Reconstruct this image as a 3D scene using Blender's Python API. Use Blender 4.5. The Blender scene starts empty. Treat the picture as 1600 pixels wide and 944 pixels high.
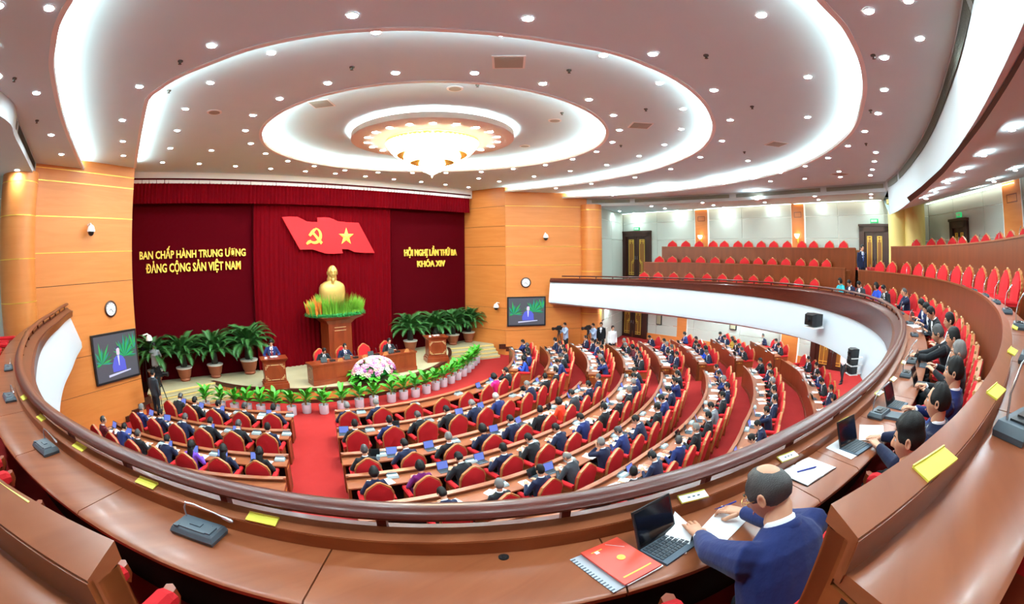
import bpy, bmesh, math, random
import numpy as np
from mathutils import Vector, Matrix
random.seed(7)
SC = bpy.context.scene
COL = SC.collection
PI = math.pi
R_ = math.radians

# ------------------------------------------------------------------ camera (fisheye lens, equisolid)
F_, U0, V0, YAW, PITCH, ROLL = 737.94, 745.43, 441.95, 0.73252, -0.05848, -0.00868
CAMX = -8.792
def _rot(yaw, pitch, roll):
    cy, sy, cp, sp = math.cos(yaw), math.sin(yaw), math.cos(pitch), math.sin(pitch)
    fw = np.array([sy*cp, cy*cp, sp]); rt = np.array([cy, -sy, 0.]); up = np.cross(rt, fw)
    c, s = math.cos(roll), math.sin(roll)
    return np.array([c*rt + s*up, -s*rt + c*up, fw])
CR = _rot(YAW, PITCH, ROLL)
cam = bpy.data.cameras.new('camera'); cam_o = bpy.data.objects.new('camera', cam); COL.objects.link(cam_o)
cam.type = 'PANO'; cam.panorama_type = 'FISHEYE_EQUISOLID'
cam.sensor_fit = 'HORIZONTAL'; cam.sensor_width = 36.0
cam.fisheye_lens = F_/1600*36.0; cam.fisheye_fov = R_(230)
cam.shift_x = (800-U0)/1600; cam.shift_y = (V0-472)/944
cam_o.matrix_world = Matrix(((CR[0][0], CR[1][0], -CR[2][0], CAMX), (CR[0][1], CR[1][1], -CR[2][1], 0),
                             (CR[0][2], CR[1][2], -CR[2][2], 0), (0, 0, 0, 1)))
SC.camera = cam_o
# ------------------------------------------------------------------ world and exposure
w = bpy.data.worlds.new('world'); SC.world = w; w.use_nodes = True
w.node_tree.nodes['Background'].inputs[0].default_value = (1, 1, 1, 1)
w.node_tree.nodes['Background'].inputs[1].default_value = 0.0
SC.view_settings.view_transform = 'Standard'; SC.view_settings.look = 'None'
SC.view_settings.exposure = 0.36; SC.view_settings.gamma = 1.0
E_COVE, E_DOWN, E_CHAND = 72.0, 600.0, 14.0
SC.cycles.max_bounces = 8; SC.cycles.diffuse_bounces = 5; SC.cycles.glossy_bounces = 3
SC.cycles.transmission_bounces = 4; SC.cycles.sample_clamp_indirect = 6.0
SC.cycles.caustics_reflective = False; SC.cycles.caustics_refractive = False

def ray(u, v):
    x, y = u-U0, V0-v; r = math.hypot(x, y)+1e-12
    th = 2*math.asin(min(1, r/(2*F_)))
    return np.array([math.sin(th)*x/r, math.sin(th)*y/r, math.cos(th)]) @ CR
def onz(u, v, z):
    d = ray(u, v); t = z/d[2]; return Vector((CAMX+t*d[0], t*d[1], z))
def onwall(u, v, a, b):
    d = ray(u, v); n = (-(b[1]-a[1]), b[0]-a[0]); t = (n[0]*(a[0]-CAMX)+n[1]*a[1])/(n[0]*d[0]+n[1]*d[1])
    return Vector((CAMX+t*d[0], t*d[1], t*d[2]))
def proj(P):
    d = CR @ np.array([P[0]-CAMX, P[1], P[2]]); n = np.linalg.norm(d); th = math.acos(max(-1, min(1, d[2]/n)))
    r = 2*F_*math.sin(th/2); s = math.hypot(d[0], d[1])+1e-12
    return U0+r*d[0]/s, V0-r*d[1]/s
# ------------------------------------------------------------------ levels and plan curves
ZF = -5.4            # hall floor
ZS = -4.85           # stage
ZB = (-2.06, -1.22, -0.34)   # floors of the three balcony rows
ZC = (3.1, 3.37, 3.63, 3.98) # ceiling steps
ZSOF = 2.7
CX, CY = 0.1, 10.2
_RHO = [(-135,16.1),(-126,14.2),(-117,12.87),(-104,11.8),(-91,11.46),(-80,11.34),(-74.6,11.38),(-66,11.52),(-60,11.62),(-50,11.65),(-46.6,11.66),(-42.8,11.65),(-41,11.63),(-38.4,11.57),(-36.9,11.54),(-32.6,11.43),(-30.7,11.36),(-27.6,11.26),(-25,11.19),(-22.2,11.13),(-19.3,11.07),(-16,11.01),(-11.5,10.97),(-5.2,10.99),(2.2,11.1),(9.6,11.32),(19.3,11.76),(29.3,12.3),(36.5,12.75),(41,13.02),(48,13.38),(55,13.58),(61,13.62),(68,13.55),(75,13.35),(82,13.05),(88,12.78),(95,12.4),(103,12.12),(111,11.95),(120,11.9),(130,12)]
_PH = np.linspace(-135, 130, 531)
_r = np.interp(_PH, [a for a, b in _RHO], [b for a, b in _RHO])
_k = np.exp(-0.5*(np.arange(-16, 17)/6.)**2); _k /= _k.sum()
_RR = np.convolve(np.pad(_r, 16, mode='edge'), _k, 'valid')
def rho(p): return float(np.interp(p, _PH, _RR))
def bal(ph, off, z):
    r = rho(ph)+off; a = R_(ph); return Vector((CX+r*math.sin(a), CY-r*math.cos(a), z))
def phi_x(x, off, z, lo, hi):
    best = None
    for p in np.arange(lo, hi, 0.1):
        e = abs(proj(bal(p, off, z))[0]-x)
        if best is None or e < best[0]: best = (e, p)
    return float(best[1])
HY = 21.0            # centre of the hall's desk arcs
def hall(ph, r, z):
    a = R_(ph); return Vector((r*math.sin(a), HY-r*math.cos(a), z))
_RL = {1: [(-60,9.1),(60,9.15)], 2: [(-60,10.62),(60,10.75)], 3: [(-60,12.12),(-20,12.4),(60,12.4)], 4: [(-60,13.5),(-20,13.6),(30,13.84),(57,14.25)],
       5: [(-20,14.95),(10,15.1),(30,15.38),(36,15.5),(56,16.15)], 6: [(-20,16.35),(2,16.45),(22,17.0),(38,17.3),(55,18.1)],
       7: [(-20,18.1),(12,18.35),(30,19.1),(38,19.25),(54,20.45)], 8: [(0,20.3),(20,20.75),(30,21.4),(38,21.5),(52,22.4)]}
def rowr(k, ph): return float(np.interp(ph, [a for a, b in _RL[k]], [b for a, b in _RL[k]]))

# ------------------------------------------------------------------ materials
MATS = {}
def mat(name, col, rough=0.5, metal=0.0, emit=None, estr=0.0, spec=0.5, noise=None, bump=None, sheen=0, coat=0, grain=None):
    if name in MATS: return MATS[name]
    m = bpy.data.materials.new(name); m.use_nodes = True; nt = m.node_tree; b = nt.nodes['Principled BSDF']
    b.inputs['Base Color'].default_value = (*col, 1); b.inputs['Roughness'].default_value = rough
    b.inputs['Metallic'].default_value = metal; b.inputs['Specular IOR Level'].default_value = spec
    if sheen: b.inputs['Sheen Weight'].default_value = sheen
    if coat: b.inputs['Coat Weight'].default_value = coat; b.inputs['Coat Roughness'].default_value = 0.12
    if emit: b.inputs['Emission Color'].default_value = (*emit, 1); b.inputs['Emission Strength'].default_value = estr
    if noise or bump or grain:
        tc = nt.nodes.new('ShaderNodeTexCoord')
    if grain:   # wood: (col2, scale vector)
        mp = nt.nodes.new('ShaderNodeMapping'); mp.inputs['Scale'].default_value = grain[1]
        nz = nt.nodes.new('ShaderNodeTexNoise'); nz.inputs['Scale'].default_value = 1.0; nz.inputs['Detail'].default_value = 5; nz.inputs['Distortion'].default_value = 0.6
        rp = nt.nodes.new('ShaderNodeValToRGB'); rp.color_ramp.elements[0].position = 0.32; rp.color_ramp.elements[1].position = 0.68
        rp.color_ramp.elements[0].color = (*col, 1); rp.color_ramp.elements[1].color = (*grain[0], 1)
        nt.links.new(tc.outputs['UV' if len(grain) > 2 else 'Object'], mp.inputs[0]); nt.links.new(mp.outputs[0], nz.inputs['Vector'])
        nt.links.new(nz.outputs['Fac'], rp.inputs[0]); nt.links.new(rp.outputs[0], b.inputs['Base Color'])
    if noise:   # (col2, scale, detail)
        nz = nt.nodes.new('ShaderNodeTexNoise'); nz.inputs['Scale'].default_value = noise[1]; nz.inputs['Detail'].default_value = noise[2]
        mx = nt.nodes.new('ShaderNodeMix'); mx.data_type = 'RGBA'
        mx.inputs[6].default_value = (*col, 1); mx.inputs[7].default_value = (*noise[0], 1)
        nt.links.new(tc.outputs['Object'], nz.inputs['Vector']); nt.links.new(nz.outputs['Fac'], mx.inputs[0]); nt.links.new(mx.outputs[2], b.inputs['Base Color'])
    if bump:    # (scale, strength, distance)
        nz = nt.nodes.new('ShaderNodeTexNoise'); nz.inputs['Scale'].default_value = bump[0]; nz.inputs['Detail'].default_value = 3
        bp = nt.nodes.new('ShaderNodeBump'); bp.inputs['Strength'].default_value = bump[1]; bp.inputs['Distance'].default_value = bump[2]
        nt.links.new(tc.outputs['Object'], nz.inputs['Vector']); nt.links.new(nz.outputs['Fac'], bp.inputs['Height']); nt.links.new(bp.outputs[0], b.inputs['Normal'])
    MATS[name] = m; return m
def s2l(r, g, b):
    f = lambda c: (c/255/12.92) if c/255 <= 0.04045 else ((c/255+0.055)/1.055)**2.4
    return (f(r), f(g), f(b))
M_CEIL = mat('ceiling paint', s2l(206, 229, 235), 0.85, noise=(s2l(211, 233, 239), 1.5, 3))
M_COVE = mat('cove paint', s2l(240, 238, 236), 0.7)
M_FASC = mat('white balcony front', s2l(204, 212, 222), 0.45)
M_ORANGE = mat('orange panel', s2l(208, 122, 56), 0.4, grain=(s2l(216, 132, 66), (.6, .6, 6)))
M_GOLD = mat('brass strip', s2l(245, 205, 90), 0.3, 0.6)
M_WALL = mat('pale wall panel', s2l(184, 188, 178), 0.8)
M_JOINT = mat('wall joint', s2l(244, 244, 236), 0.6)
M_CARPET = mat('red carpet', s2l(160, 44, 42), 0.95, spec=.1, noise=(s2l(148, 34, 33), 2.2, 6), bump=(160, .3, .004))
M_STAGE = mat('cream stage carpet', s2l(186, 174, 142), 0.9, spec=.1, noise=(s2l(174, 160, 128), 1.6, 5))
M_STEP2 = mat('step tread edge', s2l(232, 200, 120), 0.6)
M_DARKTRIM = mat('dark wood trim', s2l(66, 28, 16), 0.35)
M_DESK = mat('desk wood', s2l(152, 86, 54), 0.3, grain=(s2l(136, 72, 42), (1.5, 9, 9)), coat=.05, spec=.4)
M_DESKED = mat('desk wood upright', s2l(138, 72, 34), 0.3, grain=(s2l(120, 58, 26), (3, 3, 14)), coat=.1)
M_RAIL = mat('dark rail wood', s2l(88, 32, 20), 0.3, grain=(s2l(74, 25, 15), (3, 3, 16)), coat=.08, spec=.35)
M_PANEL = mat('reddish wood panel', s2l(122, 56, 24), 0.32, grain=(s2l(106, 46, 18), (5, 5, .6)), coat=.1)
M_PODIUM = mat('podium wood', s2l(142, 60, 28), 0.28, grain=(s2l(122, 46, 20), (4, 4, 1)), coat=.2)
M_INLAY = mat('pale inlay', s2l(236, 214, 160), 0.5)
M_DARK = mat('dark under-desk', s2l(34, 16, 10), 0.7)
M_VELVET = mat('dark red velvet', s2l(72, 0, 7), 0.95, spec=.05)
M_VELVET2 = mat('crimson curtain', s2l(100, 1, 9), 0.9, spec=.05)
M_RED = mat('red upholstery', s2l(190, 30, 36), 0.8, spec=.2, bump=(90, .15, .004))
M_FRAME = mat('chair wood', s2l(176, 112, 62), 0.35)
M_CHWOOD = mat('chair side wood', s2l(140, 62, 30), 0.35)
M_WHITE = mat('white paper', s2l(240, 242, 246), 0.8)
M_BLACK = mat('black plastic', s2l(22, 23, 26), 0.35)
M_GREYBLUE = mat('mic base grey', s2l(72, 84, 94), 0.4)
M_MICLIGHT = mat('mic base pale', s2l(168, 182, 186), 0.4)
M_STEEL = mat('steel', s2l(190, 192, 196), 0.25, 0.8)
M_KEY = mat('keyboard cover', s2l(76, 90, 104), 0.6)
M_SCRBLUE = mat('lit blue screen', (0.02, 0.02, 0.05), 0.2, emit=s2l(112, 134, 226), estr=0.75)
M_SCROFF = mat('dark screen', s2l(16, 17, 20), 0.1)
M_YELLOW = mat('yellow name plate', s2l(232, 222, 84), 0.4)
M_SKIN = mat('skin', s2l(214, 160, 128), 0.5, noise=(s2l(200, 140, 110), 22, 2))
M_SHIRT = mat('white shirt', s2l(236, 238, 244), 0.8)
M_HAIR = mat('black hair', s2l(20, 17, 17), 0.5, spec=.25, bump=(220, .6, .004))
M_HAIRG = mat('grey hair', s2l(112, 108, 106), 0.6, bump=(220, .6, .004))
M_HAIRW = mat('white hair', s2l(190, 184, 178), 0.6, bump=(220, .6, .004))
M_HAIRD = mat('dark grey hair', s2l(58, 54, 54), 0.5, bump=(220, .6, .004))
SUITS = {k: mat('suit '+k, s2l(*c), 0.85, spec=.2, bump=(14, .35, .02), sheen=.1) for k, c in dict(navy=(24, 30, 58), black=(26, 27, 32), charcoal=(52, 54, 60), blue=(28, 40, 92), grey=(112, 116, 124), royal=(44, 78, 190), purple=(104, 20, 92), violet=(118, 70, 190), orange=(228, 66, 34), magenta=(208, 30, 120), olive=(176, 140, 48), teal=(58, 176, 190), maroon=(88, 18, 28), skyshirt=(176, 196, 230), whiteshirt=(228, 228, 232), greyshirt=(160, 164, 170), brightblue=(30, 84, 214)).items()}
M_TROUS = mat('dark trousers', s2l(22, 23, 30), 0.85)
M_TIE = {k: mat('tie '+k, s2l(*c), 0.6) for k, c in dict(red=(130, 24, 40), blue=(60, 84, 150), plum=(110, 40, 80), dark=(40, 40, 52)).items()}
M_GOLDST = mat('gilded bust', s2l(206, 168, 92), 0.38, 0.4)
M_LAMP = mat('downlight lens', (1, 1, 1), 0.4, emit=(.76, .96, 1), estr=E_DOWN)
M_STRIP = mat('cove light strip', (1, 1, 1), 0.4, emit=(.8, 1, .99), estr=E_COVE)
M_TRIMW = mat('lamp trim white', s2l(236, 232, 230), 0.5)
M_VENT = mat('vent grille', s2l(164, 162, 150), 0.7)
M_VENTD = mat('vent slot', s2l(92, 90, 84), 0.8)

# ------------------------------------------------------------------ mesh building
class MB:
    def __init__(s): s.v = []; s.f = []; s.m = []; s.uv = None
    def add(s, V, Fs, mi=0):
        n = len(s.v); s.v += [tuple(p) for p in V]; s.f += [tuple(i+n for i in f) for f in Fs]; s.m += [mi]*len(Fs); return n
    def box(s, c, d, mi=0, M=None, taper=1.0):
        x, y, z = (k/2 for k in d); c = Vector(c)
        P = [Vector((sx*x*(taper if sz > 0 else 1), sy*y*(taper if sz > 0 else 1), sz*z)) for sz in (-1, 1) for sx, sy in ((-1,-1),(1,-1),(1,1),(-1,1))]
        if M is not None: P = [M @ p for p in P]
        s.add([p+c for p in P], [(3,2,1,0),(4,5,6,7),(0,1,5,4),(1,2,6,5),(2,3,7,6),(3,0,4,7)], mi)
    def hexa(s, lo, hi, mi=0):   # two quads joined
        s.add(list(lo)+list(hi), [(3,2,1,0),(4,5,6,7),(0,1,5,4),(1,2,6,5),(2,3,7,6),(3,0,4,7)], mi)
    def rings(s, Rs, mi=0, close=True, cap=True):
        n = len(Rs[0]); b = s.add([p for r in Rs for p in r], [], mi)
        for i in range(len(Rs)-1):
            for j in range(n if close else n-1):
                a, c = b+i*n+j, b+i*n+(j+1) % n
                s.f.append((a, c, c+n, a+n)); s.m.append(mi)
        if cap:
            s.f.append(tuple(b+j for j in reversed(range(n)))); s.m.append(mi)
            s.f.append(tuple(b+(len(Rs)-1)*n+j for j in range(n))); s.m.append(mi)
    def tube(s, pts, rad, n=8, mi=0, cap=True, flat=1.0, up=None):
        pts = [Vector(p) for p in pts]; rad = rad if hasattr(rad, '__len__') else [rad]*len(pts); Rs = []
        ref = Vector(up) if up else None; prev = None
        for i, p in enumerate(pts):
            t = (pts[min(i+1, len(pts)-1)]-pts[max(i-1, 0)]).normalized()
            if prev is None:
                a = ref if ref else (Vector((0, 0, 1)) if abs(t.z) < 0.9 else Vector((1, 0, 0)))
            else: a = prev
            a = (a - t*a.dot(t)).normalized(); prev = a; b = t.cross(a)
            Rs.append([p + (a*math.cos(2*PI*j/n)*flat + b*math.sin(2*PI*j/n))*rad[i] for j in range(n)])
        s.rings(Rs, mi, True, cap)
    def lathe(s, prof, n=16, c=(0, 0, 0), mi=0, cap=True, sq=1.0):
        c = Vector(c)
        s.rings([[c+Vector((r*math.cos(2*PI*j/n), sq*r*math.sin(2*PI*j/n), z)) for j in range(n)] for r, z in prof], mi, True, cap)
    def ball(s, c, r, n=8, mi=0):
        c = Vector(c); r = r if hasattr(r, '__len__') else (r, r, r); k = max(3, n//2)
        s.rings([[c+Vector((r[0]*math.sin(PI*i/k)*math.cos(2*PI*j/n), r[1]*math.sin(PI*i/k)*math.sin(2*PI*j/n), -r[2]*math.cos(PI*i/k))) for j in range(n)] for i in [0.15]+list(range(1, k))+[k-.15]], mi)
    def sweep(s, prof, phs, fn, mi=0, mis=None, cap=True):
        Rs = [[fn(p, o, z) for o, z in prof] for p in phs]; n = len(prof)
        b = s.add([q for r in Rs for q in r], [])
        for i in range(len(Rs)-1):
            for j in range(n):
                a, c = b+i*n+j, b+i*n+(j+1) % n
                s.f.append((a, c, c+n, a+n)); s.m.append(mis[j] if mis else mi)
        if cap:
            s.f.append(tuple(b+j for j in reversed(range(n)))); s.m.append(mi); s.f.append(tuple(b+(len(Rs)-1)*n+j for j in range(n))); s.m.append(mi)
    def mesh(s, name, mats, smooth=False):
        me = bpy.data.meshes.new(name); me.from_pydata(s.v, [], s.f); 
        for m in (mats if isinstance(mats, (list, tuple)) else [mats]): me.materials.append(m)
        me.polygons.foreach_set('material_index', s.m)
        bm = bmesh.new(); bm.from_mesh(me); bmesh.ops.recalc_face_normals(bm, faces=bm.faces); bm.to_mesh(me); bm.free()
        if smooth:
            me.polygons.foreach_set('use_smooth', [True]*len(me.polygons))
            if smooth != 2: me.set_sharp_from_angle(angle=R_(38))
        me.update(); return me
    def build(s, name, mats, parent=None, smooth=False):
        return link(name, s.mesh(name, mats, smooth), parent)
def link(name, me, parent=None):
    o = bpy.data.objects.new(name, me); COL.objects.link(o)
    if parent: o.parent = parent
    return o
def struct(o): o['kind'] = 'structure'; return o
def tag(o, label, cat, group=None):
    o['label'] = label; o['category'] = cat
    if group: o['group'] = group
    return o
def thing(name, label, cat, loc=(0, 0, 0), rz=0, group=None):
    o = bpy.data.objects.new(name, None); COL.objects.link(o); o.location = loc; o.rotation_euler = (0, 0, rz)
    o.empty_display_size = 0.1
    return tag(o, label, cat, group)
CH = {}
def kids(o): return CH.get(o.name, [])
def reg(root):     # remember a prototype's tree so that copies can be made without searching
    for o in bpy.data.objects:
        if o.parent: CH.setdefault(o.parent.name, [])
    CH[root.name] = [c for c in bpy.data.objects if c.parent == root]
    for c in CH[root.name]: CH[c.name] = [d for d in bpy.data.objects if d.parent == c]
def dup(root, loc, rz, label, group=None, cat=None):
    r = root.copy(); COL.objects.link(r); r.location = loc; r.rotation_euler = (0, 0, rz); r['label'] = label
    if group: r['group'] = group
    if cat: r['category'] = cat
    for c in kids(root):
        k = c.copy(); COL.objects.link(k); k.parent = r
        for g in kids(c):
            d = g.copy(); COL.objects.link(d); d.parent = k
    return r
def drop(root):    # a prototype that is not itself placed
    for c in kids(root):
        for g in kids(c): bpy.data.objects.remove(g)
        bpy.data.objects.remove(c)
    bpy.data.objects.remove(root)
ORD = ['zeroth', 'first', 'second', 'third', 'fourth', 'fifth', 'sixth', 'seventh', 'eighth', 'ninth', 'tenth', 'eleventh', 'twelfth', 'thirteenth', 'fourteenth', 'fifteenth', 'sixteenth', 'seventeenth', 'eighteenth', 'nineteenth', 'twentieth', 'twenty-first', 'twenty-second', 'twenty-third', 'twenty-fourth', 'twenty-fifth', 'twenty-sixth', 'twenty-seventh', 'twenty-eighth', 'twenty-ninth', 'thirtieth', 'thirty-first', 'thirty-second', 'thirty-third', 'thirty-fourth', 'thirty-fifth', 'thirty-sixth', 'thirty-seventh', 'thirty-eighth', 'thirty-ninth', 'fortieth', 'forty-first', 'forty-second', 'forty-third', 'forty-fourth', 'forty-fifth']
def face_rz(d):    # rotation that turns local +y to direction d
    return math.atan2(-d[0], d[1])
def frange(a, b, n): return [a+(b-a)*i/(n-1) for i in range(n)]
# ================================================================== SETTING
# ---- orange front walls, mirrored left and right
AWR, BWR = (9.05, 17.56), (12.75, 14.84)
def wall_bands(name, a, b, zs, mat_, strips, thick=0.12, gap=0.018, cols=1):
    a = Vector((*a, 0)); b = Vector((*b, 0)); d = (b-a).normalized(); n = Vector((d.y, -d.x, 0))
    if n.dot(Vector((0, 8, 0))-a) < 0: n = -n
    m = MB(); z0, z1 = zs[0], zs[-1]
    m.hexa([a-n*.03+Vector((0,0,z0)), b-n*.03+Vector((0,0,z0)), b-n*.15+Vector((0,0,z0)), a-n*.15+Vector((0,0,z0))],
           [a-n*.03+Vector((0,0,z1)), b-n*.03+Vector((0,0,z1)), b-n*.15+Vector((0,0,z1)), a-n*.15+Vector((0,0,z1))])
    wl = struct(m.build(name, [M_DARKTRIM if mat_ is M_ORANGE else M_JOINT]))
    L = (b-a).length
    for c in range(cols):
        s0, s1 = a+d*(L*c/cols+gap/2), a+d*(L*(c+1)/cols-gap/2)
        for i in range(len(zs)-1):
            p0, p1 = zs[i]+gap/2, zs[i+1]-gap/2; q = MB()
            q.hexa([s0+Vector((0,0,p0)), s1+Vector((0,0,p0)), s1-n*.04+Vector((0,0,p0)), s0-n*.04+Vector((0,0,p0))],
                   [s0+Vector((0,0,p1)), s1+Vector((0,0,p1)), s1-n*.04+Vector((0,0,p1)), s0-n*.04+Vector((0,0,p1))])
            q.build('panel', [mat_], wl)
    for z in strips:
        q = MB(); q.hexa([a+n*.008+Vector((0,0,z-.012)), b+n*.008+Vector((0,0,z-.012)), b-n*.03+Vector((0,0,z-.012)), a-n*.03+Vector((0,0,z-.012))],
                         [a+n*.008+Vector((0,0,z+.012)), b+n*.008+Vector((0,0,z+.012)), b-n*.03+Vector((0,0,z+.012)), a-n*.03+Vector((0,0,z+.012))])
        q.build('brass_strip', [M_GOLD], wl)
    return wl
ZB6 = [ZF, -4.05, -2.85, -0.55, 0.45, 1.55, 2.62, 3.75]
wall_bands('wall_front_right', AWR, BWR, ZB6, M_ORANGE, [-0.55, .45, 1.55, 2.62])
wall_bands('wall_front_left', (-9.05, 17.56), (-12.75, 14.84), ZB6, M_ORANGE, [.45, 1.55, 2.62, 3.0])
wall_bands('wall_stage_right', (9.05, 17.56), (8.55, 20.9), ZB6, M_ORANGE, [])
wall_bands('wall_stage_left', (-9.05, 17.56), (-9.45, 20.9), ZB6, M_ORANGE, [])
m = MB(); m.box((0, 20.85, 0), (18.4, .2, 11)); struct(m.build('wall_back_of_stage', [M_DARKTRIM]))
# bulkhead above the curtain
m = MB(); m.box((-.35, 20.2, 3.55), (18, .9, .75)); struct(m.build('trim_1', [M_COVE]))
# round columns beside the front walls
for i, (x, y, r) in enumerate(((12.95, 14.72, .6), (-13.05, 14.62, .66))):
    m = MB(); m.lathe([(r, ZF), (r, 2.75)], 32, (x, y, 0)); o = struct(m.build('column', [M_ORANGE], smooth=True))
    for z in (-3.2, -.9, .3, 1.5, 2.45):
        q = MB(); q.lathe([(r+.006, z-.012), (r+.006, z+.012)], 32, (x, y, 0)); q.build('brass_strip', [M_GOLD], o)
# ---- pale side and back walls
WP = [(13.4, 14.55), (18.7, 16.0), (17.9, 10.4), (16.3, 3.85), (14.75, -1.3), (15.2, -3.9), (7.6, -6.75), (0., -8.2), (-8, -8.2), (-14, -6), (-16.6, 0), (-18, 8), (-18.4, 15.8), (-13.5, 14.45)]
wall_names = ['wall_right_corner', 'wall_right_front', 'wall_right_middle', 'wall_right_rear', 'wall_back_right_end', 'wall_back_right', 'wall_back_middle', 'wall_back', 'wall_back_left', 'wall_left_rear', 'wall_left_middle', 'wall_left_front_part', 'wall_left_corner']
for i, nm in enumerate(wall_names):
    L = (Vector(WP[i])-Vector(WP[i+1])).length
    wall_bands(nm, WP[i], WP[i+1], [ZF, -4.35, -3.75, -2.2, 0.95, 2.05, 2.85], M_WALL, [], gap=.03, cols=max(1, round(L/2.7)))
def wall_at(u, v, i): return onwall(u, v, WP[i], WP[i+1])
def wall_frame(i):
    a, b = Vector((*WP[i], 0)), Vector((*WP[i+1], 0)); d = (b-a).normalized(); n = Vector((d.y, -d.x, 0))
    if n.dot(Vector((0, 8, 0))-a) < 0: n = -n
    return d, n
def slab(m, p0, p1, n, t, mi=0, back=.02):   # upright slab between two ground points, p0.z..p1.z
    z0, z1 = p0.z, p1.z; a = Vector((p0.x, p0.y, 0)); b = Vector((p1.x, p1.y, 0)); u, v = Vector((0,0,z0)), Vector((0,0,z1))
    m.hexa([a+n*t+u, b+n*t+u, b-n*back+u, a-n*back+u], [a+n*t+v, b+n*t+v, b-n*back+v, a-n*back+v], mi)
# ---- doors
ndoor = [0]
def door(i, s, w, h, z0, narrow=False):
    ndoor[0] += 1
    d, n = wall_frame(i); a = Vector((*WP[i], 0)); c = a+d*s
    def P(x, z): q = c+d*x; return Vector((q.x, q.y, z))
    m = MB(); f = .3
    slab(m, P(-w/2, z0), P(-w/2+f, z0+h), n, .16); slab(m, P(w/2-f, z0), P(w/2, z0+h), n, .16); slab(m, P(-w/2, z0+h-.36), P(w/2, z0+h), n, .16)
    slab(m, P(-w/2-.02, z0+h-.1), P(w/2+.02, z0+h), n, .22)
    o = struct(m.build('door_%d' % ndoor[0], [M_DDOOR]))
    for sx in (-1, 1):
        x0, x1 = (-w/2+f, -.012) if sx < 0 else (.012, w/2-f)
        q = MB(); slab(q, P(x0, z0), P(x1, z0+h-.36), n, .06); lf = q.build('door_leaf', [M_DDOOR], o)
        cx = (x0+x1)/2; ww = (x1-x0)*.5; zb, zt = z0+.22, z0+h-.55; g = MB()
        slab(g, P(cx-ww/2, zb), P(cx+ww/2, zt), n, .068); g.build('door_glass', [M_DGLASS], lf)
        q = MB(); t = .028
        for (ax, az, bx, bz) in ((-ww/2, zb, -ww/2+t, zt), (ww/2-t, zb+.9, ww/2, zt), (-ww/2, zt-t, ww/2, zt), (-ww/2, zb, ww/2, zb+t), (-.0, zb, t, zb+.85), (-.0, zb+.85, ww/2, zb+.85+t),
                                 (-ww/2, zt-.14, ww/2, zt-.14+t), (-ww/4, zt-.28, -ww/4+t, zt), (ww/4, zt-.28, ww/4+t, zt), (-ww/2, zb+.14, ww/2, zb+.14+t), (ww/4, zb+.72, ww/4+t, zb+1.0)):
            if sx > 0: ax, bx = -bx, -ax
            slab(q, P(cx+ax, az), P(cx+bx, bz), n, .082)
        q.build('brass_fretwork', [M_GOLD], lf)
        q = MB(); hx = x1-.07 if sx < 0 else x0+.07; q.tube([P(hx, z0+h*.4)+n*.12, P(hx, z0+h*.4+.22)+n*.12], .016, 6); q.build('door_handle', [M_STEEL], lf)
    return P(0, z0+h), n
M_DDOOR = mat('dark door wood', s2l(62, 26, 16), 0.35, grain=(s2l(50, 20, 12), (4, 4, 1)))
M_DGLASS = mat('amber door panel', s2l(134, 84, 34), 0.3)
M_GREEN = mat('exit sign green', s2l(30, 150, 90), 0.4, emit=s2l(40, 190, 110), estr=.7)
def along(i, P): return (Vector((P.x, P.y, 0))-Vector((*WP[i], 0))).dot(wall_frame(i)[0])
def door_px(i, ul, ur, v, z0, ztop):
    a, b = along(i, wall_at(ul, v, i)), along(i, wall_at(ur, v, i)); return door(i, (a+b)/2, abs(b-a), ztop-z0, z0)
def exit_sign(pn, label):
    P, n = pn; d = Vector((-n.y, n.x, 0)); q = MB(); slab(q, P-d*.22+Vector((0,0,.06)), P+d*.22+Vector((0,0,.24)), n, .07)
    o = tag(q.build('exit_sign', [M_GREEN]), label, 'sign', 'exit signs over the balcony doors'); q = MB()
    for k in range(4): slab(q, P+d*(-.16+.085*k)+Vector((0,0,.1)), P+d*(-.1+.085*k)+Vector((0,0,.2)), n, .076)
    q.build('pictogram', [M_JOINT], o)
exit_sign(door_px(1, 974, 1018, 362, ZB[1]-.3, 1.55), 'small green exit sign over balcony door nearest the stage')
exit_sign(door_px(3, 1343, 1390, 350, ZB[1]-.3, 1.62), 'small green exit sign over balcony door beside cream column')
_p = door_px(5, 1486, 1513, 334, ZB[2], 1.75); exit_sign(_p, 'small green exit sign over half-hidden door in the rear wall')
door_px(1, 968, 1013, 480, ZF, -3.1); door_px(3, 1268, 1338, 540, ZF, -3.25)
# ---- orange pilasters, lower wainscot and acoustic panels
def pilaster(i, ul, ur, v, z0, z1, t=.12, nm='trim_2'):
    d, n = wall_frame(i); a, b = wall_at(ul, v, i), wall_at(ur, v, i); m = MB(); slab(m, Vector((a.x, a.y, z0)), Vector((b.x, b.y, z1)), n, t)
    o = struct(m.build(nm, [M_ORANGE]))
    for p in (a, b):
        q = MB(); slab(q, Vector((p.x, p.y, z0))-d*.02, Vector((p.x, p.y, z1))+d*.02, n, t+.01); q.build('edge_strip', [M_JOINT], o)
    c = (a+b)/2; w_ = (a-b).length*.26; q = MB()
    for zz in (z1-.5, z1-.75): slab(q, Vector((c.x, c.y, zz))-d*w_, Vector((c.x, c.y, zz+.03))+d*w_, n, t+.012)
    for sx in (-1, 1): slab(q, Vector((c.x, c.y, z1-.75))+d*(sx*w_-.012), Vector((c.x, c.y, z1-.47))+d*(sx*w_+.012), n, t+.012)
    q.build('carved_line', [M_DESKED], o)
    return c, n
sc1 = pilaster(2, 1087, 1107, 327, ZB[2], 2.75)
sc2 = pilaster(3, 1237, 1257, 319, ZB[2], 2.75, nm='trim_3')
pilaster(5, 1570, 1600, 320, ZB[2], 2.75, nm='trim_4')
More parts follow.
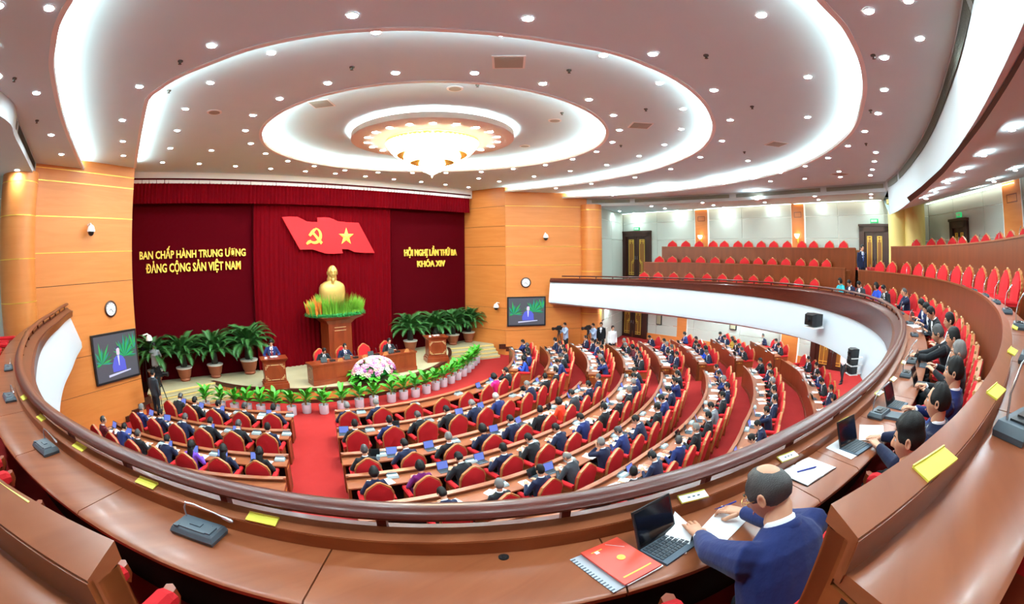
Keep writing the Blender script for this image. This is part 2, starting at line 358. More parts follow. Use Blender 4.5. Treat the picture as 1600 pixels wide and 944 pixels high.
pilaster(2, 1051, 1076, 484, ZF, -2.3, nm='trim_5'); pilaster(3, 1223, 1250, 512, ZF, -2.3, nm='trim_6')
M_ACOU = mat('acoustic panel', s2l(160, 152, 124), 0.9)
for (i, ul, ur, vt, vb, lab) in ((0, 937, 942, 478, 500, 'narrow beige wall speaker panel left of the lower doors'), (1, 1027, 1034, 482, 508, 'narrow beige wall speaker panel right of the lower doors'), (2, 1142, 1151, 492, 516, 'narrow beige wall speaker panel in middle of lower side wall'), (3, 1257, 1266, 515, 521, 'narrow beige wall speaker panel near the lower rear doors')):
    d, n = wall_frame(i); a, b = wall_at(ul, vt, i), wall_at(ur, vb, i); m = MB(); slab(m, Vector((a.x, a.y, b.z)), Vector((b.x, b.y, a.z)), n, .08)
    o = tag(m.build('wall_speaker_panel', [M_BLACK]), lab, 'speaker', 'wall speaker panels under the balcony'); m = MB(); e = (b-a); e.z = 0
    slab(m, Vector((a.x, a.y, b.z+.05))+e*.1, Vector((b.x, b.y, a.z-.05))-e*.1, n, .09); m.build('grille_cloth', [M_ACOU], o)
# light troughs atop right-hand walls; rear wall strip added to brighten it
M_WASH = mat('wall wash strip', (1, 1, 1), .4, emit=(1, .95, .78), estr=7)
for i in (1, 2, 3, 5):
    d, n = wall_frame(i); a, b = Vector((*WP[i], 2.69 if i < 5 else 2.6)), Vector((*WP[i+1], 2.69 if i < 5 else 2.6)); m = MB(); m.add([a+n*.1+d*.1, b+n*.1-d*.1, b+n*.2-d*.1, a+n*.2+d*.1], [(0, 1, 2, 3)]); struct(m.build('trim_wall_light', [M_WASH]))
# wainscot of orange wood between lower pilasters
for i, (s0, s1) in ((1, (0, 5.6)), (2, (0, 6.7)), (3, (0, 1.3))):
    d, n = wall_frame(i); a = Vector((*WP[i], ZF)); m = MB(); slab(m, a+d*s0, Vector((*(a+d*s1).xy, ZF+.42)), n, .05); struct(m.build('trim_%d' % (6+i), [M_ORANGE]))
# cream round columns at the right rear
M_CREAMCOL = mat('cream column', s2l(232, 212, 130), 0.6)
for (x_, y_, k) in ((13.35, -2.83, 0), (13.75, -2.0, 1)):
    p = Vector((x_, y_, 0))
    m = MB(); m.lathe([(.55, ZB[2]), (.55, 2.4), (.6, 2.42), (.6, 2.62)], 28, (p.x, p.y, 0)); struct(m.build('column', [M_CREAMCOL], smooth=True))
# ---- wall sconces
M_SHADE = mat('sconce shade', (1, .9, .7), .4, emit=(1, .85, .6), estr=4)
for (c, n), lab in ((sc1, 'brass wall sconce on the orange pilaster nearer the stage'), (sc2, 'brass wall sconce on the orange pilaster nearer the rear')):
    t = thing('wall_sconce', lab, 'lamp', (c.x, c.y, 1.05), face_rz(n), 'sconces on the balcony pilasters')
    m = MB(); m.box((0, .13, -.2), (.1, .03, .4)); m.tube([(0, .14, -.3), (0, .26, -.32), (0, .3, -.12)], .02, 6); m.build('bracket', [M_GOLD], t, True)
    m = MB(); m.lathe([(.05, -.1), (.13, .02), (.15, .12)], 12, (0, .3, 0), cap=False); m.build('shade', [M_SHADE], t, True)
# ---- floors
def poly(name, pts, z, mats, t=.1, up=True):
    m = MB(); n = len(pts); m.add([(p[0], p[1], z) for p in pts]+[(p[0], p[1], z-t) for p in pts], [tuple(range(n)), tuple(range(2*n-1, n-1, -1))]+[(i, i+n, (i+1) % n+n, (i+1) % n) for i in range(n)])
    return m.build(name, mats)
OUT = [(-9.05, 17.6), (9.05, 17.6)] + WP
struct(poly('floor', [(-9.2, 20.9), (9.2, 20.9), AWR, BWR]+WP+[(-12.75, 14.84), (-9.05, 17.56)], ZF, [M_CARPET], .2))
# ---- stage
SCX, SCY, SR = .25, 22.6, 7.05   # arc of the stage front
def stg(ph, off, z): a = R_(ph); return Vector((SCX+(SR+off)*math.sin(a), SCY-(SR+off)*math.cos(a), z))
SA = 62
phs = frange(-SA, SA, 50)
pts = [stg(p, 0, 0) for p in phs]+[Vector((8.0, 18.6, 0)), Vector((8.9, 18.4, 0)), Vector((8.6, 20.8, 0)), Vector((-8.6, 20.8, 0)), Vector((-8.9, 18.4, 0)), Vector((-7.6, 18.6, 0))]
o = struct(poly('floor_stage', [(p.x, p.y) for p in pts], ZS, [M_STAGE], .05))
m = MB(); m.sweep([(-.04, ZF), (.02, ZF), (.02, ZS-.02), (-.04, ZS-.02)], phs, stg); st = struct(m.build('trim_stage_front', [M_ORANGE], smooth=True))
m = MB(); m.sweep([(-.12, ZS+.012), (-.12, ZS-.1), (.05, ZS-.1), (.05, ZS+.012)], phs, stg); m.build('stage_edge', [M_DARKTRIM], st, True)
m = MB(); m.sweep([(-.0, ZF), (.035, ZF), (.035, ZF+.14), (-.0, ZF+.14)], phs, stg); m.build('stage_skirting', [M_DARKTRIM], st, True)
for p in frange(-SA+2, SA-2, 22):
    m = MB(); m.sweep([(.02, ZF+.14), (.026, ZF+.14), (.026, ZS-.1), (.02, ZS-.1)], [p-.06, p+.06], stg); m.build('panel_joint', [M_DARKTRIM], st)
for sx in (-1, 1):   # steps at both ends of the stage
    e = stg(sx*SA, 0, 0); q = Vector((sx*8.98, 17.6, 0)); i0 = Vector((sx*8.86, 18.45, 0))
    o = None
    for k in range(4):
        z1 = ZS-.0-.137*k; f = (k+1)/4.
        a0 = e.lerp(e+Vector((-sx*.05, -1.25, 0)), 0); dvec = (q-e); nrm = Vector((dvec.y, -dvec.x, 0)).normalized()
        if nrm.y > 0: nrm = -nrm
        A0, A1 = e+nrm*(.33*k), i0+nrm*(.33*k)+Vector((sx*.12*k*.6, 0, 0)); B0, B1 = e+nrm*(.33*(k+1)), i0+nrm*(.33*(k+1))+Vector((sx*.12*(k+1)*.6, 0, 0))
        m = MB(); lo, hi = Vector((0, 0, ZF)), Vector((0, 0, z1-.0 if k else z1-.002))
        m.hexa([A0+lo, A1+lo, B1+lo, B0+lo], [A0+hi, A1+hi, B1+hi, B0+hi])
        if k == 0: o = struct(m.build('floor_steps_'+('right' if sx > 0 else 'left'), [M_STAGE]))
        else: m.build('step', [M_STAGE], o)
        m = MB(); h2 = Vector((0, 0, z1)); l2 = Vector((0, 0, z1-.05)); m.hexa([B0+l2-nrm*.05, B1+l2-nrm*.05, B1+l2+nrm*.012, B0+l2+nrm*.012], [B0+h2-nrm*.05, B1+h2-nrm*.05, B1+h2+nrm*.012, B0+h2+nrm*.012]); m.build('step_nosing', [M_STEP2], o)
    m = MB(); dd = (Vector((sx*9.05, 17.56, 0))-Vector((sx*8.55, 20.9, 0))).normalized()
    for k in range(4):
        z1 = ZS-.137*k; p0 = Vector((sx*8.97, 17.7, 0))+Vector((sx*.28, -.24, 0))*(k-.6); p1 = p0+Vector((sx*.28, -.24, 0))
        m.hexa([p0+Vector((0,0,z1-.2)), p1+Vector((0,0,z1-.2)), p1+Vector((-sx*.04,-.05,z1-.2)), p0+Vector((-sx*.04,-.05,z1-.2))], [p0+Vector((0,0,z1+.06)), p1+Vector((0,0,z1+.06)), p1+Vector((-sx*.04,-.05,z1+.06)), p0+Vector((-sx*.04,-.05,z1+.06))])
    struct(m.build('baseboard_steps_'+('right' if sx > 0 else 'left'), [M_DARKTRIM]))
# ---- ceiling: three nested coves
def ring_pts(fn, a0, a1, n): return [fn(R_(a)) for a in frange(a0, a1, n)]
C1PX = [(130,255),(105,200),(88,130),(86,80),(115,0)]
C1PR = [(1276,0),(1320,50),(1345,110),(1345,160),(1325,210),(1270,250),(1200,275),(1100,293),(1000,303),(860,310)]
def chain(P, n=10):
    P = [Vector(p) for p in P]; out = []
    for i in range(len(P)-1):
        p0, p1, p2, p3 = P[max(i-1, 0)], P[i], P[i+1], P[min(i+2, len(P)-1)]
        for k in range(n):
            t = k/n; out.append(.5*((2*p1)+(p2-p0)*t+(2*p0-5*p1+4*p2-p3)*t*t+(3*p1-p0-3*p2+p3)*t**3))
    return out+[P[-1]]
c1 = [onz(*p, ZC[0]) for p in C1PX]+[Vector((-8.6, 2.4, ZC[0])), Vector((-6.3, .95, ZC[0]))]+[onz(*p, ZC[0]) for p in C1PR]
c1[0] = Vector((-10.95, 16.2, ZC[0])); c1[-1] = Vector((11.6, 15.7, ZC[0]))
C1 = chain(c1, 8)
C2PX = [(218,240),(228,175),(236,152),(250,140),(280,121),(330,100),(400,75.3),(500,55),(580,48),(645,46.6),(720,50),(800,57),(880,69),(960,84.7),(1010,103),(1050,122),(1085,147),(1105,172),(1113,200),(1104,222),(1085,239),(1050,255),(1000,270),(900,288),(785,299)]
c2 = [onz(*p, ZC[1]) for p in C2PX]; c2[0] = Vector((-9.0, 17.5, ZC[1])); c2[-1] = Vector((9.0, 17.5, ZC[1]))
C2 = chain(c2, 6)
C3 = [Vector((5.38*math.sin(a), 11.8-5.38*math.cos(a), ZC[2])) for a in np.linspace(0, 2*PI, 97)[:-1]]
def offset(P, d, closed=False):   # outward from the hall's middle
    out = []; n = len(P)
    for i, p in enumerate(P):
        a = P[(i-1) % n] if closed or i > 0 else p; b = P[(i+1) % n] if closed or i < n-1 else p
        t = (b-a); nn = Vector((t.y, -t.x, 0)).normalized()
        if nn.dot(p-Vector((0, 12, p.z))) < 0: nn = -nn
        out.append(p+nn*d)
    return out
def strip_mesh(m, A, B, closed=False, mi=0):
    n = len(A); b = m.add(list(A)+list(B), [])
    for i in range(n if closed else n-1):
        j = (i+1) % n; m.f.append((b+i, b+j, b+n+j, b+n+i)); m.m.append(mi)
def at_z(P, z): return [Vector((p.x, p.y, z)) for p in P]
def fan_fill(name, outer_loop, holes, z, mats):   # flat ceiling sheet with holes
    bm = bmesh.new(); es = []
    for lp in [outer_loop]+holes:
        vs = [bm.verts.new((p[0], p[1], z)) for p in lp]
        es += [bm.edges.new((vs[i], vs[(i+1) % len(vs)])) for i in range(len(vs))]
    bmesh.ops.triangle_fill(bm, use_beauty=True, use_dissolve=False, edges=es)
    bmesh.ops.dissolve_limit(bm, angle_limit=.01, verts=bm.verts, edges=bm.edges)
    me = bpy.data.meshes.new(name); bm.to_mesh(me); bm.free(); me.materials.append(mats[0])
    return link(name, me)
front = [Vector((11.6, 15.9, 0)), Vector((9.05, 17.7, 0)), Vector((8.6, 20.9, 0)), Vector((-8.6, 20.9, 0)), Vector((-9.05, 17.7, 0)), Vector((-10.95, 16.4, 0))]
# vent fascia line (edge of the lower soffit)
FPR = [(905,312),(1000,309),(1150,301),(1300,290),(1383,284)]
fr = [onz(*p, 3.1) for p in FPR]; fr[0] = Vector((12.7, 15.0, 3.1))
fl = [onz(72, 252, 3.1), onz(30, 190, 3.1), onz(0, 142, 3.1)]; fl[0] = Vector((-12.6, 15.0, 3.1))
FB = [Vector((11.2, -1.36, 3.1)), Vector((9.0, -1.75, 3.1)), Vector((3.6, -2.15, 3.1)), Vector((-1.2, -2.17, 3.1)), Vector((-5, -2.1, 3.1)), Vector((-10, -2.2, 3.1)), Vector((-13.3, .3, 3.1))]
FA = chain(fr, 6)+chain(FB, 5)+chain([Vector((-13.9, 3.5, 3.1))]+fl[::-1], 6)
loopA = FA+[Vector((-10.95, 16.4, 0))]
struct(fan_fill('ceiling', loopA+C1, [], ZC[0], [M_CEIL]))
# sheet A lies between FA and C1: outer boundary runs FA, inner runs C1 back
EXB = .45   # how far each upper sheet runs past the rim
def cove(C, zlow, zup, closed, name, strip_str=True, w=.62, rim=.06):
    m = MB(); Ci = C; Co = offset(C, .06, closed); Cw = offset(C, w, closed)
    strip_mesh(m, at_z(Ci, zlow-.02), at_z(Ci, zlow+rim), closed)
    strip_mesh(m, at_z(Ci, zlow+rim), at_z(Co, zlow+rim), closed); strip_mesh(m, at_z(Co, zlow+rim), at_z(Co, zlow+.03), closed)
    strip_mesh(m, at_z(Co, zlow+.03), at_z(Cw, zlow+.03), closed); strip_mesh(m, at_z(Cw, zlow+.03), at_z(Cw, zup), closed)
    strip_mesh(m, at_z(Ci, zlow-.02), at_z(offset(C, .1, closed), zlow-.02), closed); strip_mesh(m, at_z(offset(C, .1, closed), zlow-.02), at_z(offset(C, .1, closed), zlow), closed)
    o = struct(m.build(name, [M_COVE], smooth=True))
    m = MB(); strip_mesh(m, at_z(offset(C, .14, closed), zlow+.04), at_z(offset(C, .3, closed), zlow+.04), closed); m.build('light_strip', [M_STRIP], o)
    return Cw
W1 = cove(C1, ZC[0], ZC[1], False, 'ceiling_cove_outer')
W2 = cove(C2, ZC[1], ZC[2], False, 'ceiling_cove_middle')
W3 = cove(C3, ZC[2], ZC[3], True, 'ceiling_cove_inner')
struct(fan_fill('ceiling.001', W1+[Vector((9.05, 17.8, 0))]+C2[::-1]+[Vector((-9.05, 17.8, 0))], [], ZC[1], [M_CEIL]))
struct(fan_fill('ceiling.002', W2+[Vector((9.0, 20.9, 0)), Vector((-9.0, 20.9, 0))], [C3], ZC[2], [M_CEIL]))
struct(fan_fill('ceiling.003', W3, [], ZC[3], [M_CEIL]))
M_FASC2 = mat('soffit edge paint', s2l(186, 192, 196), 0.6)
# fascia and lower soffit
FBc = chain(FB, 6)
def beam_z(p): return float(np.interp(p.x, [-13.3, -10, -5, 3.6, 11.2], [2.7, 2.1, 1.9, 1.88, 1.74]))
m = MB(); strip_mesh(m, at_z(FA, 3.12), at_z(FA, ZSOF)); bl = [Vector((p.x, p.y, beam_z(p))) for p in FBc]; strip_mesh(m, at_z(FBc, 2.75), bl); fa = struct(m.build('trim_soffit_edge', [M_FASC2], smooth=True))
FRc, FLc = chain(fr, 6), chain([Vector((-13.9, 3.5, 3.1))]+fl[::-1], 6)
struct(fan_fill('ceiling_soffit_right', FRc+[FBc[0]]+[Vector((*p, 0)) for p in WP[:5][::-1]]+[Vector((12.75, 14.6, 0))], [], ZSOF, [M_CEIL]))
struct(fan_fill('ceiling_soffit_left', [FBc[-1]]+FLc+[Vector((-12.75, 14.6, 0)), Vector((-13.5, 14.45, 0)), Vector((-18.4, 15.8, 0)), Vector((-18, 8, 0)), Vector((-16.6, 0, 0))], [], ZSOF, [M_CEIL]))
def resample(P, n):
    L = [0]
    for a, b in zip(P[:-1], P[1:]): L.append(L[-1]+(b-a).length)
    out = []
    for s in frange(0, L[-1], n):
        i = max(k for k in range(len(L)) if L[k] <= s+1e-9); i = min(i, len(P)-2); t = (s-L[i])/max(1e-9, L[i+1]-L[i]); out.append(P[i].lerp(P[i+1], t))
    return out
wl_ = [Vector((x, y, ZSOF)) for x, y in ((14.75, -1.3), (15.2, -3.9), (7.6, -6.75), (0, -8.2), (-8, -8.2), (-14, -6), (-16.6, 0))]
m = MB(); strip_mesh(m, resample(bl, 50), resample(wl_, 50)); struct(m.build('ceiling_soffit_rear', [M_CEIL]))
def slope_pt(u, v):
    z = 2.3
    for _ in range(60):
        P = onz(u, v, z); yw = float(np.interp(P.x, [-8, 0, 7.6, 15.2], [-8.2, -8.2, -6.75, -3.9])); yb = float(np.interp(P.x, [-10, -5, 3.6, 9, 11.2, 14.7], [-2.2, -2.1, -2.15, -1.75, -1.36, -1.3])); t = max(0, min(1, (yb-P.y)/(yb-yw)))
        z = .7*z+.3*(beam_z(P)+(2.7-beam_z(P))*t)
    return onz(u, v, z)
def vent_run(P, z0, z1, lab):
    Q = offset(P, -.015); m = MB(); strip_mesh(m, at_z(Q, z0), at_z(Q, z1))
    o = tag(m.build('air_vent', [M_VENTD]), lab, 'vent', 'long air vents in the ceiling edge')
    q = MB()
    for k in range(7):
        zz = z0+(z1-z0)*(k+.2)/7; strip_mesh(q, at_z(offset(P, -.035), zz), at_z(offset(P, -.02), zz+(z1-z0)/9))
    q.build('louvre', [M_VENT], o)
def sub(P, a, b): n = len(P)-1; return P[round(a*n):round(b*n)+1]
Rr = chain(fr, 14)
for a, b, lab in ((.05, .22, 'nearest the stage'), (.235, .49, 'second from the stage'), (.505, .72, 'third from the stage'), (.735, .975, 'ending at the ceiling beam')):
    vent_run(sub(Rr, a, b), 2.85, 3.03, 'long grey air vent on the right ceiling edge, '+lab)
Lr = chain(fl, 14); vent_run(sub(Lr, .06, .5), 2.85, 3.03, 'long grey air vent on the left ceiling edge, lower one'); vent_run(sub(Lr, .53, .98), 2.85, 3.03, 'long grey air vent on the left ceiling edge, upper one')
BB = chain(FB[:5], 10); vent_run(sub(BB, .03, .22), 2.78, 3.03, 'long grey air vent on the rear beam, far end'); vent_run(sub(BB, .25, .9), 2.78, 3.03, 'long grey air vent on the rear beam, near end')
m = MB(); s_ = [slope_pt(u, v)-Vector((0, 0, .015)) for u, v in ((1417,308),(1440,290),(1470,262),(1500,225),(1530,186),(1560,140),(1598,75),(1640,0))]; s2_ = [slope_pt(u+5, v+7)-Vector((0, 0, .015)) for u, v in ((1417,308),(1440,290),(1470,262),(1500,225),(1530,186),(1560,140),(1598,75),(1640,0))]; strip_mesh(m, s_, s2_); tag(m.build('slot_vent', [M_VENTD]), 'long dark slot vent in the soffit behind the rear beam', 'vent')
m = MB(); m.sweep([(0, 0)], [0, 1], lambda p, o_, z: Vector((0, 0, -50))) if False else None
# upper casing over everything so that no light leaks
struct(poly('ceiling_slab', [(-19, -9), (19.5, -9), (19.5, 21.5), (-19, 21.5)], 4.4, [M_COVE], .1))
# ================================================================== BALCONY
ZTOP = ([-125,-119,-105,-88,-60,-40,-10,14,18,34,47,65,80,95,117,130], [-1.5,-1.52,-1.5,-1.56,-1.7,-1.8,-1.95,-2.05,-2.0,-2.0,-1.96,-1.81,-1.69,-1.53,-1.44,-1.42])
ZBOT = ([-125,-119,-105,-88,-60,-40,-10,27,31,47,64,79,95,111,118,130], [-2.36,-2.37,-2.4,-2.5,-2.7,-2.9,-3.1,-3.2,-3.15,-3.07,-3.0,-2.88,-2.65,-2.43,-2.33,-2.3])
def ztop(p): return float(np.interp(p, *ZTOP))
def zbot(p): return float(np.interp(p, *ZBOT))
BPH = frange(-121, 118, 150)
def balv(p, o, z):
    if z == 'T': z = ztop(p)
    elif z == 'B': z = zbot(p)
    elif z == 'B2': z = zbot(p)-.16
    elif z == 'B3': z = zbot(p)-.3
    return bal(p, o, z)
m = MB(); m.sweep([(-.03, 'T'), (-.38, 'B'), (-.38, 'B2'), (-.2, 'B2'), (.1, 'B3'), (5.5, 'B3'), (5.5, -2.3), (.1, -2.3)], BPH, balv, 0, [0, 0, 0, 0, 0, 0, 1, 1])
fas = struct(m.build('wall_balcony_front', [M_FASC, M_CEIL], smooth=True))
m = MB(); m.sweep([(-.42, 'T'), (-.02, 'T'), (-.02, 'T')], BPH, balv) if False else None
# floors of the three rows
def arcfloor(name, o0, o1, z, phs):
    m = MB(); m.sweep([(o0, z), (o1, z), (o1, z-.12), (o0, z-.12)], phs, bal); return struct(m.build(name, [M_CARPET]))
arcfloor('floor_balcony', .1, 2.9, ZB[0], frange(-120, 117, 120)); 
arcfloor('floor_balcony_row', 1.5, 3.4, ZB[1], frange(-96, 96, 100))
arcfloor('floor_balcony_top', 2.78, 5.0, ZB[2], frange(-44, 93, 70))
m = MB(); m.sweep([(2.8, ZB[2]), (2.86, ZB[2]), (2.86, -2.0), (2.8, -2.0)], frange(-96, -44, 30), bal); struct(m.build('wall_balcony_rear_left', [M_PANEL]))
# parapet: sloping panel and brown front
m = MB(); m.sweep([(.055, -1.235), (-.13, -1.36), (-.13, 'T'), (-.07, 'T'), (-.02, -1.42), (.055, -1.32)], BPH, balv)
par = struct(m.build('wall_parapet', [M_RAIL], smooth=True))
m = MB(); m.sweep([(-.16, -1.34), (-.1, -1.34), (-.1, -1.38), (-.16, -1.4)], BPH, balv); m.build('cap_moulding', [M_RAIL], par, True)
m = MB(); m.sweep([(-.15, 'T'), (-.06, 'T'), (-.06, -1.4), (-.15, -1.4)], BPH, balv, cap=True) if False else None
# handrail with posts
t = thing('handrail', 'dark varnished wooden handrail on short posts along the balcony front', 'handrail', bal(-42, 0, -1.2)); inv = Vector(t.location)
hr = [(.065+.068*math.cos(a)*(1 if abs(math.cos(a)) < .9 else 1.05), -1.128+.036*math.sin(a)) for a in frange(0, 2*PI, 13)[:-1]]
def rel(fn, base): return lambda p, o, z: fn(p, o, z)-base
m = MB(); m.sweep(hr, frange(-118.5, 115, 190), rel(bal, inv)); m.build('rail', [M_RAIL], t, True)
pp = -43.1
posts = [pp+4.15*i for i in range(-17, 39)]
for p in posts:
    if -117 < p < 114:
        m = MB(); dp = .11; m.sweep([(.045, -1.15), (.085, -1.15), (.07, -1.27), (.03, -1.27)], [p-dp, p+dp], rel(bal, inv)); m.build('post', [M_RAIL], t)
# ---- curved desks
SEG = 2.6
def curved_desk(name, label, phs0, phs1, o, zf, ztop_, depth, zpanel, endl=True, endr=True, joints=None):
    base = bal((phs0+phs1)/2, o, zf); n = max(4, int(abs(phs1-phs0)/1.5)); P = frange(phs0, phs1, n); fn = rel(bal, base)
    t = thing(name, label, 'desk', base)
    m = MB(); m.sweep([(o-.09, ztop_+.1), (o, ztop_+.075), (o, ztop_-.02), (o-.02, ztop_-.02), (o-.02, ztop_+.055), (o-.09, ztop_+.065)], P, fn); m.build('ledge', [M_DESK], t, True)
    m = MB(); m.sweep([(o-.075, zpanel), (o-.03, zpanel), (o-.03, ztop_+.06), (o-.075, ztop_+.06)], P, fn); m.build('front_panel', [M_PANEL], t, True)
    m = MB(); m.sweep([(o-.012, ztop_+.07), (o+.004, ztop_+.07), (o+.004, ztop_), (o-.012, ztop_)], P, fn); m.build('upstand', [M_DESKED], t, True)
    js = [phs0]+[j for j in (joints or frange(phs0, phs1, max(2, int(abs(phs1-phs0)/SEG/2.2)))[1:-1])]+[phs1]
    for a, b in zip(js[:-1], js[1:]):
        e = .02; k = max(3, int((b-a)/1.2)); m = MB()
        m.sweep([(o-.02, ztop_), (o+depth-.02, ztop_), (o+depth, ztop_-.014), (o+depth-.005, ztop_-.04), (o-.02, ztop_-.03)], frange(a+e, b-e, k), fn); m.build('desktop', [M_DESK], t, True)
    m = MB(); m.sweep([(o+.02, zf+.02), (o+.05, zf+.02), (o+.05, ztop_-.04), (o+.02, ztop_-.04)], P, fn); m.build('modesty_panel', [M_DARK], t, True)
    for p, s in ((phs0, 1), (phs1, -1)):
        if (p == phs0 and endl) or (p == phs1 and endr):
            m = MB(); q = p+s*.16; m.sweep([(o-.075, zpanel if zpanel > zf-.5 else zf), (o+depth*.85, zf), (o+depth*.9, ztop_-.035), (o-.02, ztop_-.035), (o-.02, ztop_+.06), (o-.08, ztop_+.06)], [p, q], fn); m.build('end_panel', [M_DESKED], t)
    return t
J1 = [-56.6, -51.2, -44.2, -38.2, -32.0, -29.3, -24.5, -20, -15, -10, -5, 0, 5, 10, 15, 20, 25, 30, 35, 40, 45, 50, 56, 62, 68, 74, 80, 86, 92]
curved_desk('balcony_desk', 'long curved reddish wood desk behind the handrail, front balcony row', -108, 99, .17, ZB[0], -1.307, .42, ZB[0]-.05, joints=[-101, -94, -87, -80, -73, -67, -62]+J1)
curved_desk('balcony_desk', 'curved second row balcony desk right of the camera gap, with mic units', -38.5, 47.2, 1.57, ZB[1], -.5, .33, ZB[0], joints=[-33, -28.3, -23, -18, -12, -6, 0, 6, 12, 18, 24, 30, 36, 42])
curved_desk('balcony_desk', 'curved second row balcony desk at lower left, empty', -95, -43.4, 1.57, ZB[1], -.5, .33, ZB[0])
curved_desk('balcony_desk', 'second row balcony desk on the far side, before the aisle gap', 50.6, 96.8, 1.5, ZB[1], -.46, .36, ZB[0])
curved_desk('balcony_desk', 'third row balcony desk behind the standing man, right part', -12, 43.4, 2.86, ZB[2], .43, .36, ZB[1])
curved_desk('balcony_desk', 'third row balcony desk on the far side, topmost', 52.4, 94.6, 2.78, ZB[2], .38, .36, ZB[1])
# ================================================================== MAIN FLOOR DESKS
CENT = {1: (-21.3, 22), 2: (-21.6, 24.8), 3: (-21.7, 22.8), 4: (-21.7, 29), 5: (-21.5, 30.5), 6: (-20, 31.8), 7: (-12, 33.8), 8: (0, 36.5)}
RGT = {1: (29.7, 55.7), 2: (29.2, 56.4), 3: (29.6, 57.5), 4: (32.9, 55.2), 5: (34.9, 55), 6: (36.7, 54.6), 7: (37.9, 52.4), 8: (39.2, 48.6)}
LFT = {1: (-55.5, -29.4), 2: (-56, -28.5), 3: (-57, -27.6), 4: (-58, -27.2)}
ZT = ZF+.76
def hall_desk(label, k, a, b):
    mid = (a+b)/2; base = hall(mid, rowr(k, mid), ZF); t = thing('hall_desk', label, 'desk', base)
    fn = lambda p, o, z: hall(p, rowr(k, p)+o, z)-base
    P = frange(a, b, max(6, int((b-a)/2)))
    m = MB(); m.sweep([(-.03, ZT+.11), (.06, ZT+.085), (.06, ZT+.06), (-.03, ZT+.075)], P, fn); m.build('ledge', [M_DESK], t, True)
    m = MB(); m.sweep([(-.01, ZF), (.03, ZF), (.03, ZT+.07), (-.01, ZT+.07)], P, fn); m.build('front_panel', [M_PANEL], t, True)
    m = MB(); m.sweep([(-.025, ZF), (.0, ZF), (.0, ZF+.12), (-.025, ZF+.12)], P, fn); m.build('plinth', [M_PANEL], t, True)
    m = MB(); m.sweep([(.03, ZT), (.45, ZT), (.455, ZT-.02), (.44, ZT-.045), (.03, ZT-.045)], P, fn); m.build('desktop', [M_DESK], t, True)
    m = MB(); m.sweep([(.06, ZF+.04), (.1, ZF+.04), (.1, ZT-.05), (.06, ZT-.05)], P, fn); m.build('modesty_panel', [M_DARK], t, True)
    for p, s in ((a, 1), (b, -1)):
        m = MB(); q = p+s*.25; m.sweep([(-.02, ZF), (.43, ZF), (.445, ZT-.03), (.05, ZT-.03), (.05, ZT+.1), (-.025, ZT+.1)], [p, q], fn); e = m.build('end_panel', [M_PANEL], t)
        m = MB(); p2 = p-s*.02; m.sweep([(.2, ZT-.13), (.26, ZT-.13), (.26, ZT-.09), (.2, ZT-.09)], [p2, p], fn); m.sweep([(.08, ZT-.12), (.38, ZT-.12), (.38, ZT-.11), (.08, ZT-.11)], [p2, p], fn); m.build('carved_motif', [M_GOLD], e)
    return t
for k, (a, b) in CENT.items(): hall_desk('%s curved desk of the centre block, counted from the stage' % ORD[k], k, a, b)
for k, (a, b) in RGT.items(): hall_desk('%s curved desk of the right-hand block, counted from the stage' % ORD[k], k, a, b)
for k, (a, b) in LFT.items(): hall_desk('%s curved desk of the left-hand block, counted from the stage' % ORD[k], k, a, b)
